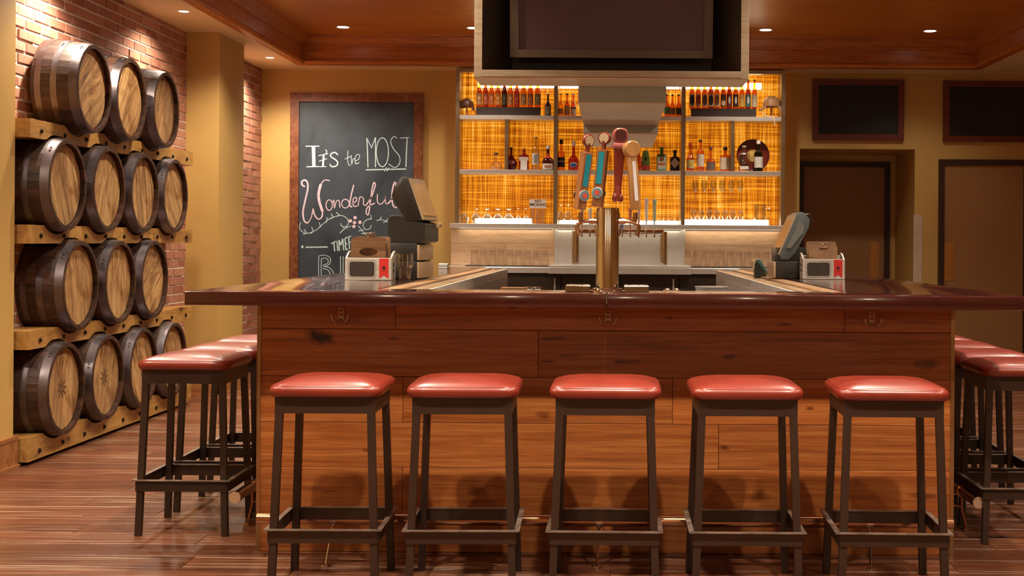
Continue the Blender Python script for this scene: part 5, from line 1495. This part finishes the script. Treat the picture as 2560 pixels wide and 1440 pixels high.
def C3(p): return (680 + p[0] / 2.769, 200 + p[1] / 2.769)
def chalk(name, strokes, mat, wd=.012, curved=True, par=cb):
    bm = bmesh.new()
    for i, s in enumerate(strokes):
        w_ = wd
        if isinstance(s, tuple): s, w_ = s
        w_ *= .8
        pts = [C3(p) for p in s]
        if curved and len(pts) > 2: pts = [(v.x, v.y) for v in spline([(x_, y_, 0) for x_, y_ in pts], 5)]
        ribbon(bm, pts, w_, CD - .0055 - .00004 * i)
    return part(name, bm, mat, par, world=True)


def ell(cx, cy, rx_, ry_, n_=20, a0=0.0, a1=2 * PI): return [(cx + rx_ * math.cos(a0 + (a1 - a0) * k / n_), cy + ry_ * math.sin(a0 + (a1 - a0) * k / n_)) for k in range(n_ + 1)]
chalk('word_its', [([(232, 458), (328, 458)], .013), ([(287, 458), (290, 600)], .042), ([(238, 601), (328, 599)], .013), ([(358, 520), (352, 600)], .024), ([(322, 524), (388, 510)], .010), ([(325, 562), (382, 545)], .010), ([(330, 601), (376, 599)], .010), ([(370, 482), (380, 498), (368, 514)], .011), ([(456, 518), (436, 502), (410, 510), (408, 530), (440, 552), (455, 572), (445, 594), (415, 600), (400, 582)], .016)], CHALK, .012)
chalk('word_the', [[(526, 488), (524, 540), (530, 585), (546, 590)], [(503, 548), (548, 528)], [(548, 520), (552, 585), (560, 550), (573, 546), (578, 582)], [(572, 562), (600, 548), (606, 522), (588, 516), (574, 548), (584, 580), (604, 570)]], CHALK, .0085)
chalk('word_most', [([(664, 605), (660, 470), (656, 402)], .013), [(656, 402), (690, 470)], [(690, 470), (716, 396)], ([(716, 396), (716, 500), (716, 603)], .013), ([(764 + 42 * math.cos(a), 500 + 100 * math.sin(a)) for a in [2 * PI * k / 20 for k in range(21)]], .012), [(866, 402), (842, 393), (822, 425), (840, 475), (880, 525), (884, 575), (850, 606), (806, 580)], [(888, 402), (950, 398)], ([(936, 400), (931, 500), (927, 602)], .014), ([(650, 622), (930, 616)], .015), [(778, 632), (792, 606)], [(796, 632), (808, 606)]], CHALK, .010)
chalk('word_wonderful', [([(228, 738), (210, 728), (206, 706), (226, 692), (246, 712), (246, 762), (226, 850), (214, 920), (224, 976), (248, 990)], .020), [(248, 990), (272, 950), (284, 890)], ([(284, 890), (296, 935), (318, 962), (344, 950), (350, 910)], .016), ([(350, 910), (330, 850), (322, 790), (338, 720)], .032), [(338, 720), (366, 692), (400, 698)],
    ell(396, 866, 22, 36), [(418, 850), (428, 832), (432, 888), (444, 842), (464, 836), (470, 884)], ell(508, 856, 26, 30), ([(566, 726), (548, 800), (538, 866), (556, 878)], .016), [(552, 858), (584, 836), (580, 812), (562, 826), (566, 872), (592, 872)], [(596, 872), (608, 812), (632, 820), (634, 862), (650, 868)],
    ([(650, 868), (688, 810), (714, 730), (704, 712), (690, 770), (680, 850), (668, 928), (652, 922), (662, 880), (712, 852)], .015), [(730, 790), (730, 842), (752, 860), (780, 832), (786, 790), (786, 850), (804, 856)], ([(804, 856), (846, 800), (858, 724), (846, 712), (830, 790), (838, 868), (866, 884)], .018)], CHALKP, .012)
vine = [[(198, 985), (192, 1030), (236, 1062), (300, 1042), (350, 1000), (400, 960), (470, 938), (512, 952), (530, 985), (514, 1014), (484, 1012), (476, 992)], [(548, 1010), (505, 1030), (470, 1060)], [(596, 1008), (630, 1050), (652, 1078)], [(692, 958), (652, 970), (630, 1000), (648, 1034), (680, 1026), (686, 1004)], [(735, 968), (770, 970), (808, 985)]]
ticks = []
for (x_, y_, dx, dy) in ((240, 1060, -18, -26), (285, 1050, -10, -34), (335, 1016, -8, -32), (380, 978, 0, -28), (425, 952, -16, -28), (470, 938, -26, -22), (500, 1034, -4, -16), (520, 1022, -4, -14), (622, 1042, 16, -8), (640, 1062, 14, -6), (690, 958, -8, -26), (745, 968, 14, -22), (790, 980, 12, -22)):
    ticks += [[(x_, y_), (x_ + dx, y_ + dy)], [(x_, y_), (x_ - abs(dx) - 8, y_ + abs(dy) * .35)]]
chalk('vine_drawing', vine + ticks, CHALK, .009)
bm = bmesh.new()
for (x_, y_) in ((575, 953), (542, 975), (571, 987), (609, 985), (567, 1014)):
    c_ = at(*C3((x_, y_)), CD - .0062); bm.faces.new([bm.verts.new(c_ + Vector((.017 * math.cos(a), 0, .017 * math.sin(a)))) for a in [2 * PI * k / 16 for k in range(16)]])
part('berry_dots', bm, CHALKP, cb, world=True)
chalk('word_time', [([(232, 1158), (387, 1156)], .016), ([(203, 1155), (217, 1155)], .030), [(410, 1134), (442, 1116)], [(428, 1124), (434, 1186)], [(450, 1114), (455, 1184)], [(466, 1182), (464, 1108)], [(464, 1108), (478, 1142)], [(478, 1142), (490, 1098)], [(490, 1098), (496, 1178)], [(505, 1096), (511, 1176)], [(505, 1096), (522, 1088)], [(508, 1136), (521, 1130)], [(511, 1176), (526, 1170)], [(530, 1086), (537, 1170)], [(530, 1086), (548, 1080)], [(533, 1126), (546, 1120)]], CHALK, .014, curved=False)
BO = [[(324, 1372), (322, 1300), (324, 1218)], [(324, 1218), (366, 1212), (402, 1232), (404, 1262), (384, 1284), (354, 1292)], [(354, 1292), (398, 1300), (424, 1336), (434, 1390)], [(342, 1372), (340, 1300), (342, 1238)], [(342, 1238), (368, 1232), (388, 1246), (384, 1270), (350, 1282)], [(350, 1306), (388, 1316), (404, 1350), (412, 1390)], [(474, 1220), (474, 1390)], [(492, 1220), (492, 1390)]]
chalk('letters_bi', BO, CHALK, .008)

mb = framed_board('menu_board', 'dark menu chalkboard in red-brown frame above the recessed door', 2031, 198, 2259, 352, YB - .012, 15, SLATE_DARK, wood('red_frame', (0.07, 0.012, 0.008), (0.13, 0.022, 0.012), (0.19, 0.04, 0.018), (9, 9, 9), .4, .05))
mc = framed_board('menu_board', 'dark menu chalkboard in red-brown frame at the right edge above the door', 2358, 202, 2586, 356, YB - .012, 15, SLATE_DARK, MATS['red_frame'])
for par, x0, x1, y0 in ((mb, 2052, 2240, 226), (mc, 2378, 2566, 230)):
    bm = bmesh.new()
    for r_ in range(8):
        x_ = x0 + random.uniform(0, 8)
        while x_ < x1 - 10:
            L_ = random.uniform(10, 26); n_ = int(L_ / 2.2)
            pts = [(x_ + L_ * k / n_, y0 + r_ * 13.5 + random.uniform(-2.4, 2.4)) for k in range(n_ + 1)]
            ribbon(bm, pts, .0045, YB - .012 - .0055); x_ += L_ + random.uniform(4, 14)
    o_ = part('chalk_scribble', bm, CHALKD, par, world=True)
